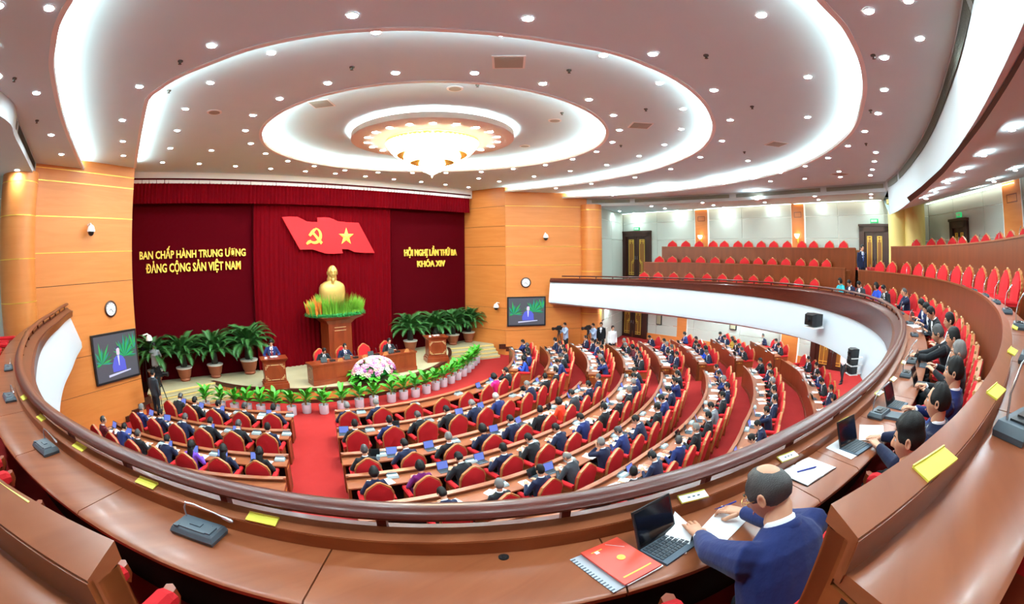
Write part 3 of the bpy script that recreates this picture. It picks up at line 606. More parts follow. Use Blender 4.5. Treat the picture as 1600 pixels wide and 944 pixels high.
# ================================================================== CHAIRS (origin: floor under the back, facing +y)
def chair_proto(carved):
    t = thing('armchair', 'red chair', 'chair')
    W, zs, ztp = .6, .5, 1.17
    def shield(w, z0, z1, pts=None): return [(-w*.46, z0), (-w*.5, z1-.27), (-w*.41, z1-.15), (-w*.2, z1-.06), (-w*.06, z1-.005), (w*.06, z1-.005), (w*.2, z1-.06), (w*.41, z1-.15), (w*.5, z1-.27), (w*.46, z0)]
    tl = lambda z: -.10*(z-zs)/.67   # the back leans a little
    def plate(m, sh, y0, y1, mi=0, bulge=0):
        A = [Vector((x, y0+tl(z), z)) for x, z in sh]; B = [Vector((x, y1+tl(z), z)) for x, z in sh]; n = len(sh)
        b = m.add(A+B, [(i, (i+1) % n, n+(i+1) % n, n+i) for i in range(n)], mi)
        for off, S in ((0, A), (n, B)):
            c = sum(S, Vector())/n+Vector((0, bulge*(1 if off else -1), 0)); ci = m.add([c], []); 
            for i in range(n): m.f.append((b+off+i, b+off+(i+1) % n, ci)); m.m.append(mi)
    m = MB(); plate(m, shield(W, .3, ztp), -.03, .03); m.build('back_frame', [M_FRAME], t)
    m = MB(); plate(m, shield(W*(.96 if carved else .92), .33, ztp-(.018 if carved else .03)), -.045, .07, 0, .02); m.build('backrest', [M_RED], t, 2 if False else False)
    if carved:
        m = MB()
        for s in (-1, 1):
            for i in range(9):
                z = .55+.07*i; x = W*.5*(1 if z < .95 else 1-(z-.95)*1.8); m.ball((s*x, .02+tl(z), z), (.01, .02, .022), 6)
        m.ball((0, .02+tl(1.18), 1.175), (.05, .025, .02), 8); ce = m.build('carved_edge', [mat('carved gilt wood', s2l(198, 150, 96), .5)], t); ce['kind'] = 'stuff'
    m = MB(); m.box((0, .3, .4), (.56, .52, .13)); m.box((0, .3, .47), (.5, .46, .03)); me = m.build('seat', [M_RED], t)
    for s in (-1, 1):
        m = MB(); m.rings([[Vector((s*.315+a*.052, y, .66+c*.05*f)) for a, c in ((-1, -.6), (1, -.6), (1, .3), (.6, .9), (-.6, .9), (-1, .3))] for y, f in ((.02, .9), (.3, 1), (.5, 1), (.54, .6))]); m.build('armrest', [M_RED], t)
        m = MB(); m.box((s*.315, .28, .34), (.045, .5, .56)); m.tube([(s*.315, .53, .6), (s*.315, .56, .64), (s*.315, .55, .69)], .035, 6); sp = m.build('side_panel', [M_CHWOOD], t)
        m = MB(); m.box((s*.342, .28, .36), (.006, .32, .3)); m.build('inset', [M_DESKED], sp)
        for y in (.06, .5):
            m = MB(); m.box((s*.3, y, .03), (.05, .05, .07), 0, None, 1.2); m.build('leg', [M_CHWOOD], t)
    return t
CHA = chair_proto(False); CHB = chair_proto(True); reg(CHA); reg(CHB)
SEATS = []       # (block, row, seat index, n seats, world point of the back, rz)
def nm(k): return ORD[k] if k < len(ORD) else str(k)
NSEAT = {('C', 1): frange(-19.3, 19.3, 8), ('C', 2): frange(-19.3, 22.4, 10), ('C', 3): frange(-19.5, 20.4, 10), ('C', 4): frange(-19.5, 27, 13), ('C', 5): frange(-19.3, 28.6, 14),
         ('C', 6): frange(-17.5, 29.8, 15), ('C', 7): frange(-10, 32, 14), ('C', 8): frange(1.5, 35, 12),
         ('R', 1): frange(32, 53.7, 5), ('R', 2): frange(31.5, 54.5, 6), ('R', 3): frange(31.8, 55.4, 7), ('R', 4): frange(35, 53.4, 7), ('R', 5): frange(36.8, 53.2, 7), ('R', 6): frange(38.5, 53, 7), ('R', 7): frange(39.7, 51.6, 6), ('R', 8): frange(41, 47.4, 4),
         ('L', 1): frange(-32, -53.9, 5), ('L', 2): frange(-30.8, -54, 6), ('L', 3): frange(-30.1, -54.5, 7)}
BLK = {'C': 'centre block', 'R': 'right block', 'L': 'left block'}
RAILX, RAILY = [], []
for p in frange(-116, 114, 400):
    u, v = proj(bal(p, .06, -1.1)); RAILX.append((u, v))
def hidden(u, v):   # below the handrail line as the photograph shows it
    near = [b for a, b in RAILX if abs(a-u) < 12 and b > 560]
    return bool(near) and v > max(near)+4
def seat_ref(b, k, i): return '%s seat from aisle, %s row, %s' % (nm(i+1), nm(k), BLK[b])
for (b, k), P in NSEAT.items():
    for i, p in enumerate(P):
        r = rowr(k, p)+.97; q = hall(p, r, ZF); u, v = proj(q+Vector((0, 0, 1.15)))
        if hidden(u, v): continue
        rz = face_rz((-math.sin(R_(p)), math.cos(R_(p)), 0)); SEATS.append((b, k, i, q, rz))
        dup(CHA, q, rz, 'red upholstered armchair, '+seat_ref(b, k, i), 'red armchairs on the hall floor')
# balcony chairs
def bchair(p, off, row, label, turn=0):
    q = bal(p, off, ZB[row]); a = R_(p); rz = face_rz((-math.sin(a), math.cos(a), 0))+turn
    dup(CHB, q, rz, label, 'red armchairs on the balcony'); return q, rz
FARX1 = [1006, 1028, 1052.5, 1077, 1104, 1128, 1153, 1177, 1201, 1225, 1248, 1272]
FARX2 = [1030, 1050, 1072, 1094.5, 1117, 1140, 1163, 1184.5, 1206, 1227.5, 1250, 1271, 1291]
FARX3 = [1050, 1071, 1092, 1114, 1131, 1152, 1169, 1189, 1208, 1229.5, 1252, 1271, 1295, 1317]
RX2 = [1374, 1393, 1415, 1434.5, 1454, 1473, 1494, 1512, 1531.5, 1551, 1569.5, 1587]
RX3 = [1431, 1454, 1469, 1487, 1502, 1522, 1538.5, 1559.5, 1577, 1597]
for X, off, z, row, lo, hi, nme in ((FARX1, 1.22, -.93, 0, 50, 100, 'front row on the far side'), (FARX2, 2.42, -.07, 1, 50, 100, 'second row on the far side'), (FARX3, 3.65, .8, 2, 44, 100, 'top row on the far side'),
                              (RX2, 2.42, -.1, 1, -30, 50, 'second row on the right'), (RX3, 3.75, .8, 2, -12, 46, 'top row on the right')):
    for i, x in enumerate(X): bchair(phi_x(x, off, z, lo, hi), off, row, 'empty red armchair, balcony %s, %s from left' % (nme, nm(i+1)))
B1 = [-35.9, -31.4, -27.2, -22.8, -18.3, -13.9, -9.5, -5., -.6, 3.8, 8.2, 12.6, 17, 21.4, 25.8, 30.2, 34.6, 39, 43.4]
for i, p in enumerate(B1): bchair(p, 1.24, 0, 'red carved armchair at the front balcony desk, %s place right of the gap' % nm(i+1))
for i, p in enumerate([-41.2, -45.7, -50.2, -54.7, -59.2, -63.7, -68.2, -72.7, -77.2, -81.7, -86.2, -90.7]): bchair(p, 1.24, 0, 'empty red armchair at the front balcony desk, %s place left of the gap' % nm(i+1))
bchair(-35.0, 2.42, 1, 'empty red armchair at the second row desk, cut by the right frame edge')
drop(CHA); drop(CHB)
# ================================================================== PEOPLE
def rotm(yaw=0, pitch=0, roll=0):  # yaw about z, pitch nods forward (+), face looks along +y
    return Matrix.Rotation(yaw, 3, 'Z') @ Matrix.Rotation(-pitch, 3, 'X') @ Matrix.Rotation(roll, 3, 'Y')
def sm(a, b, x):
    t = max(0., min(1., (x-a)/(b-a))); return t*t*(3-2*t)
def g(x, s): return math.exp(-(x/s)**2)
def head_pt(az, el, age=0):   # az: 0 = face (+y), el: -90..90 ; metres, centred between the ears
    ca, sa, ce, se = math.cos(az), math.sin(az), math.cos(el), math.sin(el)
    x, y, z = sa*ce, ca*ce, se
    rx, ry, rz = .077, .098, .122
    low = sm(.15, -.85, z)
    X = x*rx*(1-.30*low); Y = y*ry*(1-.12*low if y > 0 else 1-.34*low); Z = z*rz
    if y > 0:
        Y += .012*low*(y**2)                       # chin forward
        Y -= .010*g(z-.08, .16)*g(abs(x)-.40, .22)  # eye sockets
        Y += .007*g(z-.30, .12)*g(x, .5)           # brow
        nose = g(x, .13)*sm(.28, -.12, z)*(1-sm(-.22, -.34, z)); Y += .026*nose
        Y += .007*g(z+.46, .07)*g(x, .26); Y -= .004*g(z+.50, .03)*g(x, .3); Y += .006*g(z+.56, .06)*g(x, .22)
        X *= 1+.05*g(z+.1, .25)*sm(.3, .6, abs(x))  # cheekbones
    return Vector((X, Y, Z))
def grid_head(m, M, c, na, ne, mi, fn, mask=None):
    els = frange(-PI/2*.97, PI/2*.97, ne); azs = [2*PI*i/na for i in range(na)]
    Vs = [[M @ fn(a, e)+c for a in azs] for e in els]; b = m.add([p for r in Vs for p in r], [])
    for i in range(ne-1):
        for j in range(na):
            if mask and not (mask(azs[j], els[i]) or mask(azs[(j+1) % na], els[i+1])): continue
            m.f.append((b+i*na+j, b+i*na+(j+1) % na, b+(i+1)*na+(j+1) % na, b+(i+1)*na+j)); m.m.append(mi)
    if not mask:
        m.f.append(tuple(b+j for j in reversed(range(na)))); m.m.append(mi); m.f.append(tuple(b+(ne-1)*na+j for j in range(na))); m.m.append(mi)
def hair_amount(az, el, kind):
    y, x, z = math.cos(az)*math.cos(el), abs(math.sin(az))*math.cos(el), math.sin(el)
    front = .52 if kind != 'bald' else .98        # height of the hairline in front
    if kind in ('bob', 'long'): front = .50
    if kind == 'recede': front = .80
    back = {'bob': -.75, 'long': -1.2}.get(kind, -.38)
    side = {'bob': -.7, 'long': -1.2}.get(kind, .02)
    if y > .25: line = front+(side-front)*sm(.45, .95, x)
    else: line = side+(back-side)*sm(.3, -.5, y) if kind not in ('bob', 'long') else back
    if kind in ('bob', 'long') and y > .25: line = front+(side-front)*sm(.55, .85, x)
    a = sm(line-.03, line+.12, z)
    if kind == 'bald':
        a = sm(-.03, .12, z-(.74+(side-.74)*sm(.4, .9, x) if y > .25 else side+(back-side)*sm(.3, -.5, y)))
        a *= max(0, 1-1.9*math.exp(-((y+.36)**2+x*x*.8)/.24)*sm(.1, .4, z))
    if kind == 'recede': a *= 1-.0*z
    if kind == 'under': a *= .35+.65*sm(.35, .65, z)
    return a
def make_hair(M, c, kind, na, ne):
    m = MB(); th = {'bob': .026, 'long': .022, 'bald': .012, 'under': .022}.get(kind, .016)
    def fn(a, e):
        p = head_pt(a, e); k = hair_amount(a, e, kind); n = p.normalized()
        q = p+n*(th*k*(1+.35*math.sin(9*a+5*e)*.3)-.002+(.012*sm(.4, .9, math.sin(e))*k if kind in ('under', 'short') else 0))
        if kind in ('bob', 'long') and e < 0: q.x *= 1.12; q.y = q.y*1.05-.008
        return q
    grid_head(m, M, c, na, ne, 0, fn, lambda a, e: hair_amount(a, e, kind) > .12)
    if kind == 'long':
        m.rings([[M @ Vector((math.cos(t)*w_, -.062+math.sin(t)*.035-.02*(i == 2), z))+c for t in frange(0, 2*PI, 9)[:-1]] for i, (w_, z) in enumerate(((.075, .02), (.085, -.12), (.09, -.26), (.06, -.36)))])
    return m
def add_head(m, M, c, lod, skin=1, dark=2, white=3):
    na, ne = (44, 34) if lod else (18, 14)
    grid_head(m, M, c, na, ne, skin, head_pt)
    for s in (-1, 1):
        e = Vector((s*.078, -.008, -.002)); m.rings([[M @ (e+Vector((s*d, r*math.cos(t)*.62+.0, r*math.sin(t)*1.05+(.004)))+Vector((0, -.35*abs(d), 0)))+c for t in frange(0, 2*PI, 11 if lod else 7)[:-1]] for d, r in ((-.012, .02), (.004, .028), (.014, .03), (.016, .02), (.008, .012))], skin)
        ec = Vector((s*.031, .079, .012))
        if lod:
            m.ball(M @ ec+c, (.0115, .0115, .0085), 10, white); m.ball(M @ (ec+Vector((0, .0085, 0)))+c, .0055, 8, dark)
            m.rings([[M @ (ec+Vector((math.cos(t)*.016, .004+.003*math.sin(t), .0075+.004*abs(math.sin(t)))))+c for t in frange(0, PI, 5)], [M @ (ec+Vector((math.cos(t)*.016, .010+.003*math.sin(t), .0055+.003*abs(math.sin(t)))))+c for t in frange(0, PI, 5)]], skin, False, False)
        else: m.ball(M @ (ec+Vector((0, .004, 0)))+c, (.012, .008, .007), 6, dark)
        m.tube([M @ Vector((s*.016, .099, .034))+c, M @ Vector((s*.034, .094, .04))+c, M @ Vector((s*.05, .08, .034))+c], [.003, .0045, .002], 5, dark)
    m.tube([M @ Vector((-.022, .092, -.059))+c, M @ Vector((0, .1015, -.058))+c, M @ Vector((.022, .092, -.059))+c], [.002, .0045, .002], 5, 4)
def add_hand(m, W, fw, up, side, lod, curl=.5, mi=1, scale=1.0, pen=None):
    """W wrist, fw direction of the fingers, up back of the hand, side +1 = right hand"""
    fw = fw.normalized(); up = (up-fw*up.dot(fw)).normalized(); rt = fw.cross(up)*1.0
    th = -rt*side        # thumb side points inwards
    n = 10 if lod else 6; S = scale
    P = lambda a, b, c_: W+fw*(a*S)+th*(b*S)+up*(c_*S)
    m.rings([[P(a, .5*w_*math.cos(t), h*math.sin(t)) for t in frange(0, 2*PI, n+1)[:-1]] for a, w_, h in ((-.03, .052, .02), (.0, .058, .02), (.035, .078, .017), (.075, .084, .015), (.092, .078, .011))], mi)
    for k, (b, L) in enumerate(((.033, .072), (.011, .081), (-.011, .075), (-.031, .06))):
        c = curl*(.85+.1*k); pts = [P(.07, b*.95, 0)]; a = -.1
        ang = [.25*c, .75*c, .65*c]; x, z = .085, .0; d = 0; pts.append(P(x, b, z))
        for j, l in enumerate((L*.46, L*.30, L*.24)):
            d += ang[j]*1.05; x += l*math.cos(d); z -= l*math.sin(d); pts.append(P(x, b*(1+.12*j*(1-c)), z))
        m.tube(pts, [r*S for r in (.0095, .0098, .0088, .0078, .0055)], n, mi, up=up)
    pts = [P(.012, .024, -.004), P(.035, .046, -.010), P(.062, .060, -.018-.01*curl), P(.088, .062-.02*curl, -.022-.02*curl)]
    m.tube(pts, [r*S for r in (.014, .0125, .0105, .007)], n, mi, up=up)
def ik(S, W, l1, l2, pole):
    d = W-S; L = min(d.length, l1+l2-.005); dn = d.normalized(); a = (l1*l1-l2*l2+L*L)/(2*L); h = math.sqrt(max(l1*l1-a*a, 0.0))
    p = pole-dn*pole.dot(dn); p.normalize(); return S+dn*a+p*h, S+dn*L
def remesh(m, vox, ratio, smooth=3):
    me = m.mesh('tmp', []); o = link('tmp', me); r = o.modifiers.new('r', 'REMESH'); r.mode = 'VOXEL'; r.voxel_size = vox
    s = o.modifiers.new('s', 'SMOOTH'); s.iterations = smooth; s.factor = .5
    if ratio < 1: d = o.modifiers.new('d', 'DECIMATE'); d.ratio = ratio
    dg = bpy.context.evaluated_depsgraph_get(); e = o.evaluated_get(dg).to_mesh(); V = [v.co.copy() for v in e.vertices]; Fs = [tuple(p.vertices) for p in e.polygons]
    o.evaluated_get(dg).to_mesh_clear(); bpy.data.objects.remove(o); bpy.data.meshes.remove(me); return V, Fs
BM = {}
def body(key, lean=.15, twist=0, side=0, hy=0, hp=.1, hr=0, hands=((-.16, .52, .80), (.16, .52, .80)), hdir=None, stand=False, lod=0, hip=(0, .2, .52), curl=(.5, .5), pole=None, bulk=1.0, sleeve='suit', hpos=None, woman=False, knees=None, up=None, hands_none=False):
    """returns (mesh, hair matrices); local: +y forward, origin on the floor below the chair back"""
    B = bulk; H = Vector(hip); m = MB(); legs = []
    sp = rotm(0, lean, 0) @ Vector((side, 0, 1)).normalized()
    T = lambda h, yy=0: H+sp*h+rotm(twist*h/.5, lean) @ Vector((0, yy, 0))
    rx = lambda tw: rotm(twist*tw, 0) @ Vector((1, 0, 0))
    Rt = []
    prof = [(-.10, .165, .12, 0), (.0, .172, .125, 0), (.12, .165, .118, .0), (.25, .178, .122, .004), (.36, .19, .122, .004), (.45, .185, .108, -.004), (.51, .135, .085, -.006), (.555, .072, .066, .0)]
    if woman: prof = [(-.10, .168, .12, 0), (.0, .17, .12, 0), (.14, .132, .1, 0), (.27, .15, .118, .012), (.36, .16, .11, .006), (.44, .155, .095, -.004), (.5, .11, .075, -.006), (.55, .06, .056, .0)]
    for h, a, b, yo in prof:
        c = T(h, yo); r = rx(max(h, 0)/.5); f = rotm(twist*max(h, 0)/.5, lean) @ Vector((0, 1, 0))
        Rt.append([c+r*(a*B*math.copysign(abs(math.cos(t))**.85, math.cos(t)))+f*(b*B*math.copysign(abs(math.sin(t))**.85, math.sin(t))) for t in frange(0, 2*PI, 17)[:-1]])
    m.rings(Rt)
    bones = [('suit', H, T(.45), .16)]
    neckb = T(.52, .005); NR = rotm(twist, lean*.75+hp*.3); hc = neckb+(NR @ Vector((0, .03, .158)) if hpos is None else Vector(hpos))
    HM = rotm(twist+hy, hp, hr)
    hand_jobs = []
    for i, s in enumerate((-1, 1)):
        sh = T(.465)+rx(1)*(s*(.178 if not woman else .15)*B); W = Vector(hands[i]); pl = Vector((s*.75, -.35, -.8)) if pole is None else Vector(pole[i])
        E, W = ik(sh, W, .295, .265, pl)
        m.tube([T(.44)+rx(1)*(s*.1*B), sh, sh.lerp(E, .5), E], [.07*B, .073*B, .06*B, .054*B], 10)
        m.tube([sh.lerp(E, .8), E, E.lerp(W, .5), W], [.052*B, .054*B, .047*B, .038], 10)
        bones += [('suit', sh, E, .06), ('suit', E, E.lerp(W, .93), .045), ('cuff', E.lerp(W, .955), W+(W-E).normalized()*.03, .034)]
        m.tube([E.lerp(W, .88), W, W+(W-E).normalized()*.012], [.033, .030, .028], 10)
        fd = (W-E).normalized() if hdir is None or hdir[i] is None else Vector(hdir[i]); hand_jobs.append((W, fd, s, i))
    for i, s in enumerate((-1, 1)):
        hp_ = H+Vector((s*.095, 0, -.06))
        if stand:
            K = Vector((s*.105+ (knees[i][0] if knees else 0), H.y+.01+(knees[i][1] if knees else 0), .5)); A = Vector((s*.11+(knees[i][2] if knees else 0), H.y-.02+(knees[i][3] if knees else 0), .09))
        else:
            K = Vector((s*.13, H.y+.43, .5)); A = Vector((s*.13, H.y+.42, .1))
        m.tube([hp_, hp_.lerp(K, .5), K], [.1*B, .088, .066], 10); m.tube([K.lerp(hp_, .15), K, K.lerp(A, .4), A], [.066, .066, .06, .05], 10)
        bones += [('leg', hp_, K, .08), ('leg', K, A, .055)]; legs.append(A)
    V, Fs = remesh(m, .0085 if lod else .017, .55 if lod else .28, 4 if lod else 2)
    out = MB(); mis = []
    def seg(p, a, b, r):
        ab = b-a; t = max(0, min(1, (p-a).dot(ab)/ab.dot(ab))); return (p-(a+ab*t)).length/r
    MI = {'suit': 0, 'leg': 5, 'skin': 1, 'cuff': 3}
    dirp = rotm(twist, lean)
    for f in Fs:
        c = sum((V[i] for i in f), Vector())/len(f); best = min(bones, key=lambda b: seg(c, b[1], b[2], b[3])); k = MI[best[0]]
        L = dirp.inverted() @ (c-T(.53))     # shirt front and collar
        if best[0] == 'suit' and L.y > .02 and -.32 < L.z < .0 and abs(L.x) < (.052+.13*L.z*1.0+.01) and not woman: k = 3
        mis.append(k)
    out.v = [tuple(v) for v in V]; out.f = Fs; out.m = mis
    add_head(out, HM, hc, lod); nn = 20 if lod else 10
    out.tube([T(.44), neckb+NR @ Vector((0, .0, .02)), neckb+NR @ Vector((0, .006, .045)), hc+HM @ Vector((0, -.022, -.07)), hc+HM @ Vector((0, -.02, 0))], [.06, .059*B**.5, .057*B**.5, .056, .05], nn, 1)
    if not woman:
        for mi_, rr_ in ((3, ((.072, .0, .0), (.069, .002, .045), (.062, .003, .052), (.055, .003, .04))), (0, ((.1, -.012, -.06), (.088, -.012, .008), (.083, -.01, .034), (.072, -.006, .03)))):
            out.rings([[neckb+NR @ Vector((r_*B**.4*math.cos(t), yo+r_*.95*math.sin(t), zz-(.035 if mi_ == 3 else .085)*max(0, math.sin(t))**1.5)) for t in frange(0, 2*PI, nn+1)[:-1]] for r_, yo, zz in rr_], mi_, True, False)
    if not hands_none:
        for W, fd, s, i in hand_jobs:
            u = Vector((0, 0, 1)) if up is None or up[i] is None else Vector(up[i])
            if abs(fd.normalized().dot(u)) > .9: u = Vector((-s*.8, .6, .2))
            add_hand(out, W+fd.normalized()*.015, fd, u, s, lod, curl[i])
    for s, A in zip((-1, 1), legs): # shoes
        out.rings([[A+Vector((x*w_, y, z-.09)) for x, z in ((-1, 0), (1, 0), (1, .5*h), (.6, h), (-.6, h), (-1, .5*h))] for y, w_, h in ((-.07, .035, .08), (0, .045, .1), (.1, .048, .06), (.18, .04, .045), (.2, .02, .03))], 2)
    me = out.mesh('person_'+key, [SUITS['navy'], M_SKIN, M_BLACK, M_SHIRT, mat('lips', s2l(176, 100, 90), .5), M_TROUS], 2)
    tie = MB(); 
    for k, (h, w_) in enumerate(((0, .012), (-.05, .016), (-.2, .024), (-.3, .03))): pass
    pts = []
    f = dirp @ Vector((0, 1, 0)); r = rx(1)
    def front(h): return T(h, {.5: .088, .44: .112, .34: .13, .24: .132, .16: .128}[h]*B)
    Rr_ = [[front(h)+r*w_+f*.001, front(h)+r*w_+f*.009, front(h)-r*w_+f*.009, front(h)-r*w_+f*.001] for h, w_ in ((.5, .017), (.44, .019), (.34, .026), (.24, .034), (.16, .006))]
    tie.rings(Rr_); tm = tie.mesh('tie', [M_TIE['red']])
    hs = {}
    BM[key] = (me, HM, hc, lod, tm, hs, woman)
    return BM[key]
def hair_mesh(key, kind, col):
    me, HM, hc, lod, tm, hs, _ = BM[key]
    if (kind, col) not in hs: hs[(kind, col)] = make_hair(HM, hc, kind, 44 if lod else 20, 30 if lod else 16).mesh('hair', [{'black': M_HAIR, 'grey': M_HAIRG, 'white': M_HAIRW, 'dark': M_HAIRD}[col]], 2)
    return hs[(kind, col)]
def person(key, loc, rz, label, suit='navy', hair=('short', 'black'), tie=None, trousers=None, sc=1.0, group=None):
    o = link('person', BM[key][0]); o.location = loc; o.rotation_euler = (0, 0, rz); o.scale = (sc, sc, sc)
    tag(o, label, 'person', group)
    o.material_slots[0].link = 'OBJECT'; o.material_slots[0].material = SUITS[suit]
    o.material_slots[5].link = 'OBJECT'; o.material_slots[5].material = M_TROUS if trousers is None else SUITS[trousers]
    if suit in ('royal', 'purple', 'violet', 'orange', 'magenta', 'olive', 'teal', 'brightblue', 'skyshirt', 'whiteshirt', 'greyshirt'):
        o.material_slots[3].link = 'OBJECT'; o.material_slots[3].material = SUITS[suit]
    link('hair', hair_mesh(key, *hair), o)
    if tie: t = link('tie', BM[key][4], o); t.material_slots[0].link = 'OBJECT'; t.material_slots[0].material = M_TIE[tie]
    return o
# pose library for the hall (desk edge at y = .52, desk top at .76)
body('upright', .06, hp=.12, hands=((-.17, .5, .82), (.17, .5, .82)), curl=(.5, .4))
body('reading', .3, hp=.55, hands=((-.15, .56, .81), (.16, .56, .81)), curl=(.6, .5), hip=(0, .2, .52))
body('writing', .42, twist=.1, hp=.5, hy=.15, hands=((-.2, .6, .8), (.1, .66, .8)), curl=(.3, .9))
body('resting', -.06, hp=.02, hands=((-.1, .42, .62), (.1, .44, .62)), curl=(.7, .7), hip=(0, .22, .52))
body('thinking', .2, hp=.2, hy=-.2, hands=((-.1, .42, 1.08), (.15, .54, .81)), curl=(.9, .5), hdir=((.1, .2, 1), None), pole=((-.5, -.1, -1), (.7, -.3, -.8)), up=((0, -1, .2), None))
body('turned', .1, twist=-.25, hp=.1, hy=-.45, hands=((-.2, .5, .82), (.13, .54, .82)))
body('woman', .16, hp=.3, hands=((-.14, .54, .81), (.14, .54, .81)), woman=True, bulk=.95)
body('standing', 0, hp=.05, hands=((-.24, .26, .78), (.24, .26, .78)), hip=(0, .2, .98), stand=True, curl=(.4, .4), pole=((-.4, -1, 0), (.4, -1, 0)))
body('walking', .03, hp=.1, hands=((-.25, .36, .84), (.25, .12, .8)), hip=(0, .2, .97), stand=True, knees=((0, .16, 0, .22), (0, -.02, 0, -.2)), pole=((-.4, -1, 0), (.4, -1, 0)))
body('filming', .05, hp=.05, hands=((-.08, .52, 1.42), (.1, .5, 1.38)), hip=(0, .2, .96), stand=True, curl=(.9, .9), pole=((-.6, -.3, -1), (.6, -.3, -1)))
body('speaking', .06, hp=.35, hands=((-.2, .5, 1.12), (.2, .5, 1.12)), hip=(0, .2, .97), stand=True)
WOMEN = {('C', 3, 3): ('bob', 'navy'), ('C', 3, 6): ('bob', 'orange'), ('C', 4, 0): ('bob', 'navy'), ('C', 4, 1): ('bob', 'purple'), ('C', 1, 6): ('bob', 'magenta'), ('R', 1, 0): ('long', 'royal'), ('R', 1, 2): ('long', 'purple'),
         ('L', 3, 2): ('long', 'violet'), ('L', 3, 1): ('long', 'navy'), ('L', 3, 0): ('long', 'black'), ('R', 6, 1): ('bob', 'brightblue'), ('R', 7, 3): ('long', 'olive'), ('R', 4, 3): ('bob', 'maroon')}
EMPTY = {('C', 1, 2), ('C', 1, 3), ('C', 1, 4), ('C', 1, 5), ('R', 4, 6), ('R', 5, 5), ('R', 6, 5), ('R', 8, 2), ('R', 8, 4), ('C', 8, 11), ('C', 2, 6)}
SPEC = {('C', 2, 2): ('writing', 'black', ('short', 'dark')), ('C', 2, 0): ('upright', 'black', ('short', 'black')), ('C', 2, 4): ('writing', 'navy', ('short', 'grey')), ('C', 2, 5): ('reading', 'blue', ('short', 'white')), ('C', 3, 1): ('writing', 'navy', ('short', 'black')),
        ('C', 4, 2): ('writing', 'black', ('short', 'black')), ('C', 3, 4): ('reading', 'navy', ('short', 'black')), ('C', 4, 4): ('writing', 'black', ('short', 'black')), ('C', 5, 4): ('writing', 'charcoal', ('bald', 'grey')), ('C', 4, 8): ('resting', 'black', ('short', 'white')), ('C', 4, 9): ('resting', 'black', ('short', 'grey')),
        ('C', 3, 7): ('reading', 'charcoal', ('short', 'black')), ('C', 5, 6): ('writing', 'blue', ('short', 'dark')), ('C', 5, 7): ('writing', 'navy', ('short', 'black')), ('C', 6, 9): ('reading', 'grey', ('short', 'black')), ('R', 2, 0): ('writing', 'blue', ('short', 'black')), ('C', 3, 0): ('upright', 'black', ('short', 'dark')),
        ('L', 2, 5): ('upright', 'blue', ('short', 'grey')), ('L', 2, 4): ('turned', 'navy', ('short', 'black')), ('L', 3, 3): ('writing', 'navy', ('short', 'black')), ('L', 3, 4): ('upright', 'black', ('recede', 'dark')), ('L', 3, 6): ('turned', 'maroon', ('recede', 'dark'))}
SUITW = {'navy': 'navy suit', 'black': 'black suit', 'charcoal': 'charcoal suit', 'blue': 'dark blue suit', 'grey': 'grey suit', 'royal': 'royal blue dress', 'purple': 'purple jacket', 'violet': 'violet dress', 'orange': 'orange dress', 'magenta': 'magenta top', 'olive': 'mustard dress', 'brightblue': 'bright blue jacket', 'maroon': 'maroon jacket'}
POSEW = {'upright': 'sitting upright', 'reading': 'reading', 'writing': 'bent over the desk', 'resting': 'leaning back', 'thinking': 'hand at chin', 'turned': 'head turned', 'woman': 'seated'}
rnd = random.Random(11)
OCC = []
for (b, k, i, q, rz) in SEATS:
    pose = rnd.choice(['upright', 'reading', 'reading', 'writing', 'resting', 'thinking', 'turned', 'upright']); suit = rnd.choice(['navy', 'navy', 'black', 'black', 'black', 'blue', 'navy']); hair = rnd.choice([('short', 'black')]*5+[('short', 'dark'), ('recede', 'black'), ('short', 'grey')]); tie = rnd.choice(['red', 'blue', 'plum', 'dark'])
    if (b, k, i) in EMPTY: continue
    if (b, k, i) in WOMEN: hair, suit = (WOMEN[(b, k, i)][0], 'black'), WOMEN[(b, k, i)][1]; pose, tie = 'woman', None
    elif (b, k, i) in SPEC: pose, suit, hair = SPEC[(b, k, i)]
    OCC.append((b, k, i)); hw = {'bald': 'bald', 'recede': 'balding', 'short': {'black': 'black-haired', 'dark': 'dark-haired', 'grey': 'grey-haired', 'white': 'white-haired'}[hair[1]], 'bob': 'short-haired', 'long': 'long-haired'}[hair[0]]
    person(pose, q, rz, '%s person, %s, %s, %s' % (hw, SUITW[suit], {'writing': 'writing', 'upright': 'upright'}.get(pose, POSEW[pose]), seat_ref(b, k, i)), suit, hair, tie, group='delegates seated in the hall', trousers=suit if pose == 'woman' else None)
# ================================================================== STAGE
def ony(u, v, y):
    d = ray(u, v); t = y/d[1]; return Vector((CAMX+t*d[0], y, t*d[2]))
def pleated(name, mat_, x0, x1, z0, z1, y, amp, pitch, label, cat, group=None, seed=1):
    r = random.Random(seed); n = int((x1-x0)/pitch*6); m = MB(); rows = [z0, z0+(z1-z0)*.5, z1]
    prof = [math.sin(i*PI/3+.5*math.sin(i*.13+seed))*amp*(.7+.5*r.random()) for i in range(n+1)]
    b = m.add([(x0+(x1-x0)*i/n, y+prof[i]*(1.1-.25*j), z) for j, z in enumerate(rows) for i in range(n+1)], [])
    for j in range(len(rows)-1):
        for i in range(n): m.f.append((b+j*(n+1)+i, b+j*(n+1)+i+1, b+(j+1)*(n+1)+i+1, b+(j+1)*(n+1)+i)); m.m.append(0)
    return tag(m.build(name, [mat_], smooth=2), label, cat, group)
YS, YC, YV = 20.35, 20.12, 19.78
xl, xr = ony(396, 400, YC).x, ony(611.5, 400, YC).x
zvb = ony(640, 327, YV).z
pleated('valance', M_VELVET2, -9.2, 8.45, zvb, 3.36, YV, .05, .17, 'pleated crimson valance across the top of the stage', 'curtain', seed=3)
